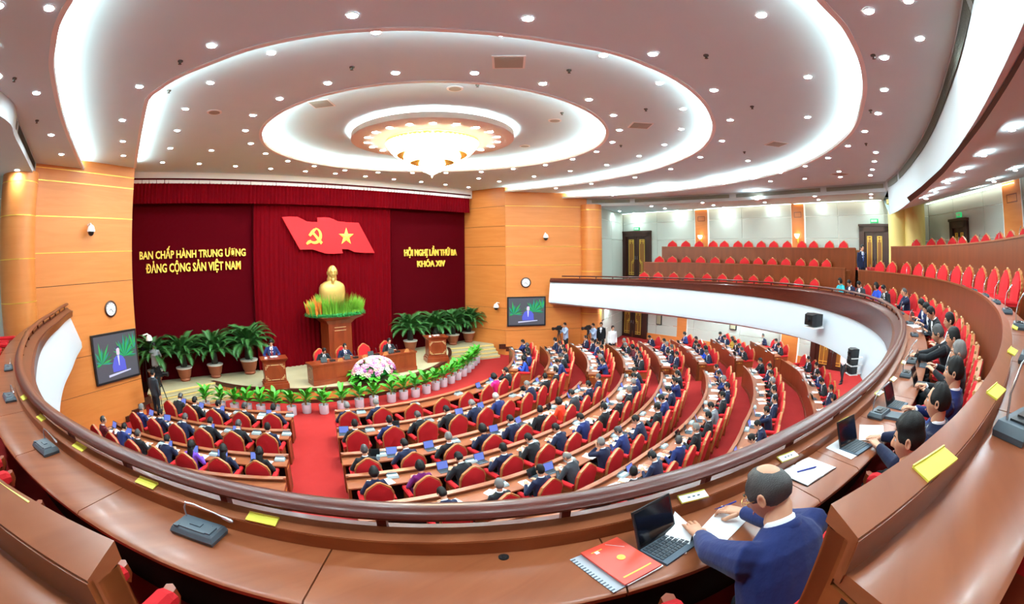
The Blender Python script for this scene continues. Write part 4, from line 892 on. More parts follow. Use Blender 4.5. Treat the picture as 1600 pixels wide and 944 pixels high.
m = MB(); m.box((-.35, YV-.02, 3.34), (17.7, .16, .06)); tag(m.build('valance_rail', [M_VELVET]), 'dark red pelmet band along the top edge of the valance', 'pelmet')
pleated('stage_curtain', M_VELVET2, xl, xr, ZS, 3.3, YC, .045, .22, 'pleated crimson curtain behind the bust, centre of stage', 'curtain', seed=5)
for nme, a, b in (('left', -9.35, xl), ('right', xr, 8.55)):
    m = MB(); m.box(((a+b)/2, YS, (ZS+3.3)/2), (b-a+.02, .06, 3.3-ZS)); o = tag(m.build('backdrop_panel', [M_VELVET]), 'smooth dark red velvet panel with gold lettering, %s of stage' % nme, 'backdrop')
    m = MB(); m.box((b if nme == 'left' else a, YS-.1, (ZS+3.3)/2), (.03, .3, 3.3-ZS)); m.build('side_return', [M_VELVET], o)
M_LET = mat('gold lettering', s2l(246, 206, 84), 0.4, emit=s2l(246, 200, 70), estr=.12)
def lettering(txt, ul, ur, vb, vt, label):
    a, b = ony(ul, vb, YS-.05), ony(ur, vb, YS-.05); h = abs(ony((ul+ur)/2, vt, YS-.05).z-ony((ul+ur)/2, vb, YS-.05).z)
    cu = bpy.data.curves.new('lettering', 'FONT'); cu.body = txt; cu.size = 1; cu.extrude = .04; cu.offset = .026; cu.resolution_u = 2
    o = bpy.data.objects.new('wall_lettering', cu); COL.objects.link(o); bpy.context.view_layer.update()
    d = o.dimensions; w_ = d.x; cap = .73
    me = bpy.data.meshes.new_from_object(o.evaluated_get(bpy.context.evaluated_depsgraph_get())); bpy.data.objects.remove(o)
    xs = [v.co.x for v in me.vertices]; x0 = min(xs)
    sx = (b.x-a.x)/(max(xs)-x0); sz = h/cap
    for v in me.vertices: v.co = Vector(((v.co.x-x0)*sx, -v.co.z*.9, v.co.y*sz))
    me.materials.clear(); me.materials.append(M_LET); me.update()
    o = link('wall_lettering', me); o.location = (a.x, YS-.075, (a.z+b.z)/2); return tag(o, label, 'lettering')
lettering('BAN CHẤP HÀNH TRUNG ƯƠNG', 218, 383.5, 402.5, 390.5, 'raised gold lettering BAN CHẤP HÀNH TRUNG ƯƠNG, upper line left')
lettering('ĐẢNG CỘNG SẢN VIỆT NAM', 228, 376, 423.5, 410, 'raised gold lettering ĐẢNG CỘNG SẢN VIỆT NAM, lower line left')
lettering('HỘI NGHỊ LẦN THỨ BA', 631, 713, 399.5, 389.5, 'raised gold lettering HỘI NGHỊ LẦN THỨ BA, upper line right')
lettering('KHÓA XIV', 651.5, 695, 416.5, 407, 'raised gold lettering KHÓA XIV, lower line right')
# ---- flag with emblem and star
YF = YC-.16
def plate_y(m, pts, y0, y1, mi=0):
    n = len(pts); m.add([(x, y0, z) for x, z in pts]+[(x, y1, z) for x, z in pts], [tuple(range(n)), tuple(range(2*n-1, n-1, -1))]+[(i, (i+1) % n, n+(i+1) % n, n+i) for i in range(n)], mi)
FL = [(440.1,339.3),(452,338.6),(464.5,338.9),(472,342.5),(479,346.2),(487,347),(496,347),(495.4,340),(505,339.8),(513.3,340),(520,342.5),(527,345.8),(543,347.6),(559.6,348.2),(572,371),(584.8,395.3),(569,395.2),(553.9,394),(544,389.6),(533.6,389.1),(535.2,395.8),(522,396.6),(508.4,396.4),(498,392.8),(488.9,390),(478,390),(468.6,390.4),(454,364.5)]
fp = [ony(u, v, YF) for u, v in FL]; c0 = ony(512, 368, YF); t = thing('stage_flag', 'large red flag board with gold hammer and sickle and gold star', 'flag', c0)
M_FLAG = mat('flag red', s2l(226, 18, 28), .7); M_FGOLD = mat('flag gold', s2l(246, 202, 84), .45, .1)
m = MB(); plate_y(m, [(p.x-c0.x, p.z-c0.z) for p in fp], -.04, .05); m.build('flag_board', [M_FLAG], t)
px = abs(ony(541, 368, YF).x-ony(540, 368, YF).x)
sc_ = ony(540.3, 370, YF)-c0; m = MB(); s5 = []
for i in range(10):
    a = PI/2+i*PI/5; r = (12.3 if i % 2 == 0 else 4.9)*px; s5.append((sc_.x+r*math.cos(a), sc_.z+r*math.sin(a)))
plate_y(m, s5, -.06, -.03); b = m.add([(sc_.x, -.1, sc_.z)], []); n0 = b-20
for i in range(10): m.f.append((n0+i, n0+(i+1) % 10, b)); m.m.append(0)
m.build('star', [M_FGOLD], t)
hc_ = ony(491.5, 368.8, YF)-c0; m = MB(); k = px
arc = [(10.3*math.cos(a), 10.8*math.sin(a)) for a in frange(R_(88), R_(-120), 18)]; inn = [(-1.6+8.0*math.cos(a), 1.2+8.6*math.sin(a)) for a in frange(R_(-112), R_(78), 18)]
plate_y(m, [(hc_.x+x*k, hc_.z+z*k) for x, z in arc+inn], -.07, -.03)
plate_y(m, [(hc_.x+x*k, hc_.z+z*k) for x, z in ((-6.5, -5.2), (-4.3, -8.3), (-11.5, -11.8), (-13.2, -9.6), (-10, -6.2))], -.075, -.03)
plate_y(m, [(hc_.x+x*k, hc_.z+z*k) for x, z in ((-6.4, 5.2), (-4.1, 7.2), (11.2, -8.6), (8.6, -11.4))], -.085, -.03)
plate_y(m, [(hc_.x+x*k, hc_.z+z*k) for x, z in ((-9.7, 1.2), (-7.2, -.9), (-3.6, 2.3), (-1.4, 5.2), (1.6, 8.6), (-1.6, 9.8), (-5.6, 6.8))], -.09, -.03)
m.build('emblem', [M_FGOLD], t)
# ---- bust on its pedestal
yb = 19.25
pb = ony(524, 492, yb); cx_ = pb.x; z0 = pb.z; hp_ = z0-ZS
t = thing('bust_pedestal', 'tall panelled brown wooden pedestal carrying the golden bust', 'pedestal', (cx_, yb, ZS))
wcol = abs(ony(547, 520, yb).x-ony(512, 520, yb).x)
m = MB(); m.box((0, 0, (hp_-.2)/2), (wcol, wcol*.8, hp_-.2)); m.box((0, 0, .12), (wcol+.18, wcol*.8+.18, .24)); m.box((0, 0, .3), (wcol+.08, wcol*.8+.08, .1)); m.build('shaft', [M_PODIUM], t)
m = MB(); m.rings([[Vector((sx*w_/2, sy*w_*.4, z)) for sx, sy in ((-1,-1),(1,-1),(1,1),(-1,1))] for w_, z in ((wcol*1.02, hp_-.34), (wcol*1.3, hp_-.16), (wcol*1.75, hp_-.03), (wcol*1.8, hp_))]); m.build('capital', [M_PODIUM], t)
m = MB(); m.box((0, -wcol*.4-.008, hp_*.48), (wcol*.62, .02, hp_*.5)); m.build('inset_panel', [M_PODIUM], t)
for z in (hp_*.78, hp_*.72):
    m = MB(); m.box((0, -wcol*.4-.02, z), (wcol*.5, .012, .02)); m.build('inlay_line', [M_INLAY], t)
rg = abs(ony(567, 485, yb).x-ony(481, 485, yb).x)/2
M_GRASS = mat('planter green', s2l(96, 170, 44), .6, noise=(s2l(150, 190, 60), 6, 2)); M_GRASSD = mat('dark garland green', s2l(24, 120, 52), .6, noise=(s2l(40, 150, 70), 14, 2)); M_FLAME = mat('flame flowers', s2l(238, 150, 40), .6, noise=(s2l(220, 70, 40), 9, 2))
t = thing('bust_planter', 'oval planting of spiky green and orange leaves around the golden bust', 'plant', (cx_, yb, z0)); r = random.Random(4)
m = MB()
for i in range(900):
    a = r.random()*2*PI; q = math.sqrt(r.random())*.98; x, y = rg*q*math.cos(a), rg*.62*q*math.sin(a); h = .82*(1.1-.5*q*q)*(.75+.5*r.random()); o_ = .30*q*h
    px_, py_ = x+o_*math.cos(a), y+o_*math.sin(a); w_ = .022; b = [(x-w_, y, .04), (x+w_, y, .04), (x+.3*(px_-x)+w_*.9, y+.3*(py_-y), .04+h*.6), (px_, py_, .05+h)]
    m.add(b, [(0, 1, 2), (0, 2, 3)], 1 if (abs(x-.18) < .34 and y < -.1 and h < .42 and r.random() < .8) or (x < -rg*.55 and r.random() < .5) else 0)
g1 = m.build('spiky_leaves', [M_GRASS, M_FLAME], t); g1['kind'] = 'stuff'
m = MB()
for i in range(1400):
    a = r.random()*2*PI; R0 = rg*(.9+.14*r.random()); x, y = R0*math.cos(a), R0*.64*math.sin(a); z = .02+.14*r.random(); l = .09
    d = Vector((math.cos(a)+r.uniform(-.8, .8), math.sin(a)+r.uniform(-.8, .8), r.uniform(-.6, .5))).normalized()*l
    m.add([(x-.02, y, z), (x+.02, y+.01, z), (x+d.x, y+d.y, z+d.z)], [(0, 1, 2)])
g2 = m.build('leaf_garland', [M_GRASSD], t); g2['kind'] = 'stuff'
m = MB(); m.lathe([(rg*.93, -.02), (rg*.97, .08), (rg*.9, .14), (.05, .1)], 28, sq=.64); m.build('planter_bed', [M_GRASSD], t, True)
# bust (bearded head, closed collar)
bs = abs(ony(538, 450, yb).x-ony(499, 450, yb).x)/.98; ztopb = ony(518, 416, yb).z; m = MB()
S = (ztopb-z0)/.86; 
m.rings([[Vector((a*math.copysign(abs(math.cos(t_))**.8, math.cos(t_)), b*math.copysign(abs(math.sin(t_))**.8, math.sin(t_))+yo, z)) for t_ in frange(0, 2*PI, 29)[:-1]] for a, b, z, yo in ((.24, .14, -.05, 0), (.255, .15, .1, 0), (.275, .155, .25, 0), (.27, .145, .35, 0), (.24, .125, .41, 0), (.17, .1, .455, .0), (.1, .08, .48, .0), (.095, .09, .495, .0), (.095, .092, .53, .005), (.088, .085, .54, .01), (.08, .08, .62, .02))])
b_v = [Vector(v) for v in m.v]
HMb, hcb = rotm(-.28, .02), Vector((0, .03, .625)); HMb = HMb*1.14; add_head(m, HMb, hcb, 1, 0, 0, 0); m.m = [0]*len(m.m)
beard = [[HMb @ Vector((math.cos(t_)*w_, .086+math.sin(t_)*d_, z))+hcb for t_ in frange(0, 2*PI, 9)[:-1]] for w_, d_, z in ((.026, .014, -.075), (.03, .02, -.105), (.024, .018, -.14), (.012, .01, -.175), (.003, .003, -.195))]
m.rings(beard); m.tube([HMb @ Vector((-.035, .082, -.052))+hcb, HMb @ Vector((0, .1, -.042))+hcb, HMb @ Vector((.035, .082, -.052))+hcb], [.004, .008, .004], 6)
hm = make_hair(HMb, hcb, 'recede', 44, 30); m.add(hm.v, hm.f)
for i in range(4): m.ball((0, .16-.012*i, .2+.065*i), .011, 6)
bu = m.build('golden_bust', [M_GOLDST], None, 2); S2 = abs(ony(538, 450, yb).x-ony(499, 450, yb).x)/.55; bu.location = (cx_-.12, yb, ztopb-S2*.765); bu.scale = (S2, S2, S2); bu.rotation_euler = (0, 0, PI)
tag(bu, 'golden bust of a bearded man in buttoned jacket above the planting', 'sculpture')
# ---- lecterns and presidium table
def inlay(m, x0, x1, z0, z1, y, c=.16, t=.016):
    for sx, xa in ((1, x0), (-1, x1)):
        for sz, za in ((1, z0), (-1, z1)):
            for (dx, dz, ex, ez) in ((0, .05, 0, c), (.05, 0, c, 0), (.05, .05, c*.6, .05), (.05, .05, .05, c*.6)):
                xa2, xb2 = xa+sx*dx, xa+sx*ex; za2, zb2 = za+sz*dz, za+sz*ez; m.box(((xa2+xb2)/2, y, (za2+zb2)/2), (abs(xa2-xb2)+t, .01, abs(za2-zb2)+t))
        m.box(((x0+x1)/2, y, z0 if sx > 0 else z1), ((x1-x0)*.45, .01, t))
def lectern(loc, rz, label):
    t = thing('lectern', label, 'lectern', loc, rz)
    m = MB(); m.box((0, 0, .1), (1.02, .72, .2)); m.box((0, 0, .24), (.94, .66, .1)); m.build('base', [M_PODIUM], t)
    m = MB(); m.box((0, 0, .66), (.84, .58, .78)); m.build('body', [M_PODIUM], t)
    m = MB(); m.box((0, .3, .66), (.62, .03, .62)); m.build('front_panel', [M_PODIUM], t)
    m = MB(); inlay(m, -.36, .36, .38, .94, .318); m.build('inlay', [M_INLAY], t)
    m = MB(); m.rings([[Vector((sx*w_/2, sy*d_/2, z)) for sx, sy in ((-1,-1),(1,-1),(1,1),(-1,1))] for w_, d_, z in ((.84, .58, 1.02), (1.02, .72, 1.13), (1.06, .76, 1.17))]); m.build('top', [M_PODIUM], t)
    m = MB()
    for x in (-.16, .0, .14): m.tube([(x, .12, 1.17), (x, .14, 1.3), (x+.03, 0, 1.42)], .008, 5)
    m.build('microphone', [M_BLACK], t); m = MB(); m.box((-.05, -.1, 1.178), (.3, .21, .012)); m.box((.3, .1, 1.19), (.1, .1, .04)); m.build('speech_papers', [M_WHITE], t)
    return t
pL = (onz(411, 611, ZS)+onz(455, 607, ZS))/2; dL = (onz(455, 607, ZS)-onz(411, 611, ZS)); nL = Vector((dL.y, -dL.x, 0)).normalized(); nL = nL if nL.y < 0 else -nL
lectern(pL-nL*.36, face_rz(nL), 'carved wooden lectern with inlay, behind which the speaker stands'); SPKP = pL-nL*.36; SPKN = nL
lb = (onz(664, 564, ZS)+onz(703, 567, ZS))/2
lectern(Vector((lb.x+.12, lb.y+.25, ZS)), face_rz((-.35, -.94, 0)), 'empty wooden lectern with microphones, right of the long stage table')
fa_, fb_ = onz(491, 604, ZS), onz(651, 578, ZS); tc_ = (fa_+fb_)/2; L_ = (fb_-fa_).length; dT = (fb_-fa_).normalized(); nT = Vector((dT.y, -dT.x, 0)); nT = nT if nT.y < 0 else -nT
tb = tc_-nT*.36; t = thing('presidium_table', 'long panelled wooden table on stage behind the flower arrangement', 'table', (tb.x, tb.y, ZS), face_rz(nT))
m = MB(); m.box((0, .32, .38), (L_, .06, .76)); m.build('front_board', [M_PODIUM], t)
for s in (-1, 1):
    m = MB(); m.box((s*(L_/2-.03), 0, .38), (.06, .62, .76)); e = m.build('end_board', [M_PODIUM], t); m = MB(); inlay(m, -.2, .2, .2, .66, 0, .1)
    m.v = [(s*(L_/2+.004), x, z) for x, y, z in m.v]; m.build('inlay', [M_INLAY], e)
m = MB(); m.box((0, .0, .79), (L_+.08, .74, .06)); m.build('tabletop', [M_PODIUM], t)
m = MB(); m.box((0, .33, .09), (L_+.04, .1, .18)); m.build('plinth', [M_PODIUM], t)
for i in range(5):
    m = MB(); m.box((-L_/2+L_*(i+.5)/5, .352, .46), (L_/5-.14, .012, .42)); m.build('panel', [M_PODIUM], t)
CHS = chair_proto(False); reg(CHS); STG = []
for i, u in enumerate((501, 535.5, 570, 604)):
    d = ray(u, 560); c = tb-nT*.95
    k = ((c-Vector((CAMX, 0, 0))).dot(nT))/(d[0]*nT.x+d[1]*nT.y); q = Vector((CAMX+k*d[0], k*d[1], ZS))
    dup(CHS, q, face_rz(nT), 'red armchair on stage, %s from the left behind the long table' % nm(i+1), 'red armchairs on stage'); STG.append(q)
drop(CHS)
for i, e in enumerate((('reading', 'black', 'dark', 'man in black suit reading, left end of the stage table'), ('upright', 'navy', 'plum', 'man in dark suit and plum tie, second chair at stage table'), None, ('upright', 'black', 'red', 'man in black suit, right end of the stage table'))):
    if e: person(e[0], STG[i], face_rz(nT), e[3], e[1], ('short', 'black'), e[2])
person('speaking', SPKP-SPKN*.75, face_rz(SPKN), 'man in blue suit speaking behind the carved lectern', 'blue', ('short', 'black'), 'red')
def setprops(P, rz, group):
    pass

# ---- things on the stage table
def tabdev(lab, x, y):
    q = tb+dT*x-nT*y; t = thing('tablet_stand', lab, 'tablet', (q.x, q.y, ZS+.82), face_rz(-nT), 'devices on the stage table')
    m = MB(); m.box((0, .02, .1), (.26, .012, .19), 0, Matrix.Rotation(-.35, 3, 'X')); m.build('screen', [M_BLACK], t); m = MB(); m.box((0, -.02, .006), (.26, .18, .012)); m.build('keyboard', [M_BLACK], t)
    return t
for i, x in enumerate((-1.75, -.72, .35, 1.32)): tabdev('black tablet on the stage table, %s from the left' % nm(i+1), x, -.05)
for i, x in enumerate((-1.38, -.36, .62, 1.62)):
    q = tb+dT*x+nT*.05; m = MB(); m.box((0, 0, .03), (.2, .14, .06)); m.tube([(0, .0, .06), (0, .02, .22), (0, .1, .3)], .008, 5); o = m.build('desk_microphone', [M_BLACK]); o.location = (q.x, q.y, ZS+.82); o.rotation_euler = (0, 0, face_rz(-nT)); tag(o, 'black microphone base on the stage table, %s from the left' % nm(i+1), 'microphone', 'microphone bases on the stage table')
for i, x in enumerate((-1.1, .0, .95, 2.0)):
    q = tb+dT*x+nT*.2; m = MB(); m.box((0, 0, .06), (.26, .05, .12), taper=.5); o = m.build('name_block', [M_FRAME]); o.location = (q.x, q.y, ZS+.82); o.rotation_euler = (0, 0, face_rz(nT)); tag(o, 'light brown wooden name block on the stage table, %s from the left' % nm(i+1), 'name plate', 'name blocks on the stage table')
# ---- cycads in terracotta pots
M_PALM = mat('cycad leaf', s2l(34, 84, 34), .5, noise=(s2l(70, 120, 54), 5, 2)); M_TERRA = mat('terracotta', s2l(150, 78, 48), .7); M_TRUNK = mat('cycad trunk', s2l(40, 40, 30), .9, bump=(30, 1, .02)); M_RIMW = mat('pale pot rim', s2l(216, 206, 196), .7)
def frond(L, seed):
    r = random.Random(seed); m = MB(); N = 20; sp = [Vector((0, L*math.sin(1.25*s)*.93, L*(.62*s-.78*s*s))) for s in frange(0, 1, N+1)]
    m.tube(sp, [.014-.011*i/N for i in range(N+1)], 4)
    for i in range(1, N+1):
        t_ = (sp[i]-sp[i-1]).normalized(); w_ = .25*math.sin(PI*min(1, .12+.9*i/N))**.6+.03
        for s in (-1, 1):
            d = (Vector((s, .45, 0))+t_*.35+Vector((0, 0, -.12))).normalized(); a = sp[i]; m.add([a-t_*.042, a+t_*.042, a+d*w_*.6+t_*.014+Vector((0, 0, .015)), a+d*w_], [(0, 1, 2), (0, 2, 3)])
    return m.mesh('frond', [M_PALM])
FR = [frond(1.3, s) for s in range(3)]
def cycad(loc, label, S=1.0, seed=0):
    t = thing('potted_cycad', label, 'plant', loc, seed, 'potted cycads along the backdrop'); r = random.Random(seed)
    m = MB(); m.lathe([(.2, 0), (.24, .06), (.21, .12), (.27, .2), (.34, .5), (.36, .55), (.3, .56), (.28, .5)], 20); m.build('pot', [M_TERRA], t, True)
    m = MB(); m.lathe([(.365, .53), (.37, .58), (.3, .59)], 20, cap=True); m.build('pot_rim', [M_RIMW], t, True)
    m = MB(); m.lathe([(.14, .5), (.16, .7), (.13, 1.0), (.1, 1.1), (.03, 1.14)], 10); m.build('trunk', [M_TRUNK], t, True)
    for i in range(50):
        f = link('frond', FR[i % 3], t); el = .3+1.15*((i % 25)/25.)**1.1; f.location = (0, 0, 1.08); f.rotation_euler = (el-.35+r.uniform(-.1, .1), r.uniform(-.15, .15), i*2.4); k = r.uniform(.85, 1.08); f.scale = (k, k, k)
    t.scale = (S, S, S)
for i, (u, v, S) in enumerate(((243, 588, 1.0), (290, 594.5, 1.0), (338, 589.5, 1.0), (391, 583.8, 1.1))):
    q = onz(u, v, ZS); q.y = min(q.y, 19.85); cycad(q, 'cycad in terracotta pot left of the speaker, %s from the left' % nm(i+1), S, i)
for i, (u, v, S) in enumerate(((636, 547.5, 1.0), (670, 540, 1.0), (701, 537, 1.0), (731, 532.5, 1.0))):
    q = onz(u, v, ZS); q.y = min(q.y, 19.75); q.x = min(q.x, 8.3); cycad(q, 'cycad in terracotta pot right of the stage table, %s from the left' % nm(i+1), S, 10+i)
# ---- leafy plants in white pots along the stage front
M_LEAF = mat('fresh leaf', s2l(92, 186, 44), .45, noise=(s2l(48, 140, 30), 5, 2)); M_POTW = mat('white pot', s2l(226, 224, 234), .5)
def leafmesh(L, W):
    m = MB(); R2 = [(0, .012), (.25, .6), (.55, 1), (.8, .7), (1, .02)]; V = []
    for s, w_ in R2: V += [(-W*w_, L*s*.8, L*(.75*s-.5*s*s)+.012), (0, L*s*.8, L*(.75*s-.5*s*s)), (W*w_, L*s*.8, L*(.75*s-.5*s*s)+.012)]
    m.add(V, [(3*i+j, 3*i+j+1, 3*i+j+4, 3*i+j+3) for i in range(4) for j in (0, 1)]); return m.mesh('leaf', [M_LEAF], 2)
LF = [leafmesh(.46, .075), leafmesh(.56, .08), leafmesh(.5, .095)]
PP = [(323,641),(347.5,642),(368,644),(388,645),(409,646.5),(432,647.5),(457,648.5),(480,645),(507,646),(535,641.5),(562,636.5),(585,633),(612,628),(631,623.5),(649.5,620),(666.5,614.5),(681,609),(693,604),(705,598.5),(715,593),(724,587.5),(731,581.5),(736.5,576),(741,571),(745,567)]
pm = MB(); pm.lathe([(.15, 0), (.165, .02), (.175, .3), (.18, .33), (.15, .33), (.14, .28)], 18); pme = pm.mesh('pot', [M_POTW], True); sm_ = MB(); sm_.tube([(0, 0, .28), (.01, 0, .5)], .02, 6); sm_.tube([(.03, .02, .28), (.05, .03, .48)], .015, 6); sme = sm_.mesh('stem', [M_FRAME])
for i, (u, v) in enumerate(PP):
    q = onz(u, v, ZF); r = random.Random(i)
    d = q-Vector((SCX, SCY, ZF)); mn = SR+.3
    if d.xy.length < mn: q = Vector((SCX+d.x*mn/d.xy.length, SCY+d.y*mn/d.xy.length, ZF))
    t = thing('potted_plant', 'bright green leafy plant in white pot before the stage, %s from the left' % nm(i+1), 'plant', q, i*1.3, 'leafy plants in white pots before the stage')
    link('pot', pme, t); link('stem', sme, t)
    for j in range(17):
        f = link('leaf', LF[j % 3], t); f.location = (r.uniform(-.03, .03), r.uniform(-.03, .03), .36+.016*j); f.rotation_euler = (.0+.62*(j/17.)+r.uniform(-.12, .12), r.uniform(-.25, .25), j*2.4+r.random()*.5); k = r.uniform(.85, 1.2); f.scale = (k, k, k)
# ---- flower arrangement
q = onz(590, 597, ZS); t = thing('flower_arrangement', 'large mound of pink, white and mauve flowers on the stage edge', 'flowers', (q.x, q.y+.25, ZS)); r = random.Random(2)
FM = [mat('flower '+n, s2l(*c), .6) for n, c in (('pale pink', (226, 156, 186)), ('mauve', (176, 92, 168)), ('cream', (224, 214, 178)), ('white', (226, 222, 224)), ('rose', (206, 112, 150)))]
def bloom(mt):
    m = MB(); m.ball((0, 0, 0), (.075, .075, .06), 8)
    for k in range(7):
        a = k*2*PI/7; m.add([(.03*math.cos(a), .03*math.sin(a), .02), (.1*math.cos(a-.4), .1*math.sin(a-.4), .02), (.12*math.cos(a), .12*math.sin(a), .05), (.1*math.cos(a+.4), .1*math.sin(a+.4), .02)], [(0, 1, 2, 3)])
    return m.mesh('blossom', [mt])
BLM = [bloom(x) for x in FM]; RX, RY, RZ_ = .92, .5, .62
for i in range(170):
    z = r.random()**.8; a = r.random()*2*PI; k = math.sqrt(max(0, 1-z*z)); o = link('blossom', BLM[r.choice([0, 0, 1, 1, 2, 2, 3, 4])], t); o.location = (RX*k*math.cos(a), RY*k*math.sin(a), .34+RZ_*z); n = Vector((k*math.cos(a)/RX, k*math.sin(a)/RY, z/RZ_)).normalized(); o.rotation_euler = n.to_track_quat('Z', 'Y').to_euler()
m = MB(); m.lathe([(.3, .05), (.8, .3), (.78, .5), (.4, .75), (.05, .88)], 16, sq=.55); m.build('flower_core', [M_GRASSD], t)
for i in range(46):
    a = r.random()*2*PI; f = link('green_leaf', LF[i % 3], t); f.location = (.6*math.cos(a), .3*math.sin(a), .2); f.rotation_euler = (-.3+r.uniform(-.3, .4), 0, a-PI/2); f.scale = (1.25, 1.25, 1.25)
m = MB(); m.lathe([(.3, 0), (.4, .3), (.3, .3)], 12, sq=.6); m.build('basket', [M_DARKTRIM], t)
# ---- screens, clocks and dome cameras on the orange walls
def scr(corners, a, b, label):
    P = [onwall(u, v, a, b) for u, v in corners]; tl, tr, br, bl = P; ac = Vector((*a, 0)); d = (Vector((*b, 0))-ac).normalized(); n = Vector((d.y, -d.x, 0)); n = n if n.dot(Vector((0, 8, 0))-ac) > 0 else -n
    W = abs((tr-tl).xy.length); zt, zb = (tl.z+tr.z)/2, (bl.z+br.z)/2; Hh = zt-zb; c = (tl+br)/2; c.z = (zt+zb)/2
    t = thing('wall_screen', label, 'screen', c+n*.02, face_rz(n), 'big screens on the orange walls')
    m = MB(); m.box((0, .03, 0), (W, .1, Hh)); m.build('screen_frame', [M_BLACK], t)
    w2, h2 = W-.14, Hh-.14
    m = MB(); m.box((0, .082, 0), (w2, .012, h2)); pic = m.build('display', [mat('screen backdrop', (.02, .02, .02), .3, emit=s2l(84, 84, 96), estr=.75)], t)
    def flat(nme, pts, y, col, st=.9):
        m = MB(); plate_y(m, [(-x*w2, z*h2) for x, z in pts], y-.001, y+.001); m.build(nme, [mat('screen '+nme, (.01, .01, .01), .3, emit=s2l(*col), estr=st)], pic)
    r = random.Random(3)
    m = MB()
    for cx2, cz2, n_ in ((-.36, -.1, 15), (.2, -.02, 22), (.44, .1, 10)):
        for k in range(n_):
            a2 = R_(200-220*k/n_); l = r.uniform(.3, .52); ex, ez = cx2+l*.62*math.cos(a2), cz2+l*math.sin(a2)*(1.0 if math.sin(a2) > 0 else .5); ex = max(-.49, min(.49, ex)); ez = max(-.3, min(.48, ez))
            nx, nz = -(ez-cz2), (ex-cx2); q_ = .022/max(.05, math.hypot(nx, nz)); plate_y(m, [(-cx2*w2, cz2*h2), (-(cx2*.4+ex*.6+nx*q_)*w2, (cz2*.4+ez*.6+nz*q_)*h2), (-ex*w2, ez*h2), (-(cx2*.4+ex*.6-nx*q_)*w2, (cz2*.4+ez*.6-nz*q_)*h2)], .089+.0003*k, .0905+.0003*k, k % 3)
    m.build('palm_picture', [mat('screen green %d' % i, (.01, .01, .01), .3, emit=s2l(*c_), estr=.8) for i, c_ in enumerate(((20, 130, 70), (40, 190, 90), (20, 160, 140)))], pic)
    flat('suit_picture', [(-.12, -.33), (.2, -.33), (.19, -.1), (.13, .0), (.07, .03), (-.0, .03), (-.07, -.03), (-.13, -.2)], .104, (88, 96, 214))
    flat('shirt_picture', [(.015, .02), (.06, .02), (.045, -.2), (.03, -.2)], .107, (216, 218, 246)); flat('face_picture', [(.0, .05), (.0, .16), (.02, .2), (.06, .2), (.08, .16), (.075, .05), (.04, .02)], .108, (226, 206, 226)); flat('hair_picture', [(-.005, .15), (.0, .2), (.03, .235), (.065, .23), (.085, .19), (.085, .15), (.06, .19), (.02, .19)], .11, (60, 64, 110)); flat('desk_picture', [(-.24, -.42), (.3, -.36), (.3, -.33), (-.24, -.37)], .111, (206, 208, 240))
AWL, BWL = (-9.05, 17.56), (-12.75, 14.84)
scr([(140.3,524.2),(209.6,513.6),(217.2,585),(151.5,603.5)], AWL, BWL, 'large wall screen showing the speaker, on the left orange wall')
scr([(792.3,464.5),(852,462.6),(851.6,507.4),(793.1,510.6)], AWR, BWR, 'large wall screen showing the speaker, on the right orange wall')
def clock(u, v, a, b, label):
    P = onwall(u, v, a, b); d = Vector((b[0]-a[0], b[1]-a[1], 0)).normalized(); n = Vector((d.y, -d.x, 0)); n = n if n.y < 0 else -n
    t = thing('wall_clock', label, 'clock', P+n*.01, face_rz(n), 'wall clocks'); X = Matrix.Rotation(-PI/2, 3, 'X')
    m = MB(); m.lathe([(.27, 0), (.28, .03), (.24, .06), (.22, .04), (.22, 0)], 28); m.v = [tuple(X @ Vector(p)) for p in m.v]; m.build('clock_frame', [M_DARKTRIM], t, True)
    m = MB(); m.lathe([(.225, .02), (.22, .03), (.01, .03)], 28); m.v = [tuple(X @ Vector(p)) for p in m.v]; f = m.build('dial', [M_WHITE], t)
    m = MB()
    for i in range(12): a2 = i*PI/6; m.box((.18*math.sin(a2), .034, .18*math.cos(a2)), (.014, .006, .03), 0, Matrix.Rotation(a2, 3, 'Y'))
    m.build('hour_mark', [M_BLACK], f); m = MB()
    for a2, l in ((R_(-235), .1), (R_(-140), .15)): m.box((l/2*math.sin(a2), .038, l/2*math.cos(a2)), (.014, .006, l), 0, Matrix.Rotation(a2, 3, 'Y'))
    m.build('clock_hands', [M_BLACK], t)
clock(172.5, 482.7, AWL, BWL, 'round white wall clock above the left screen'); clock(821.4, 441.5, AWR, BWR, 'round white wall clock above the right screen')
def dome(P, n, label):
    t = thing('dome_camera', label, 'camera', P, face_rz(n), 'dome cameras on the walls')
    m = MB(); m.tube([(0, 0, .22), (0, .2, .26), (0, .26, .2)], .03, 8); m.build('bracket', [M_TRIMW], t, True); m = MB(); m.lathe([(.05, .22), (.11, .17), (.15, .05), (.15, 0)], 16, (0, .26, 0)); m.build('housing', [M_TRIMW], t, True)
    m = MB(); m.ball((0, .26, -.01), (.12, .12, .13), 12); m.build('dome', [M_BLACK], t, True)
nR = Vector((-.592, -.806, 0)); nLw = Vector((.592, -.806, 0))
dome(onwall(137, 363, AWL, BWL), nLw, 'white dome camera high on the left orange wall'); dome(onwall(851, 372, AWR, BWR), nR, 'white dome camera high on the right orange wall')
dome(onwall(224, 533, (-9.05, 17.56), (-8.55, 20.9))*1.0, Vector((1, .1, 0)), 'white dome camera at the stage edge beside the left screen'); dome(onwall(780, 480, AWR, (8.55, 20.9)), Vector((-1, -.1, 0)), 'white dome camera at the stage edge beside the right screen')
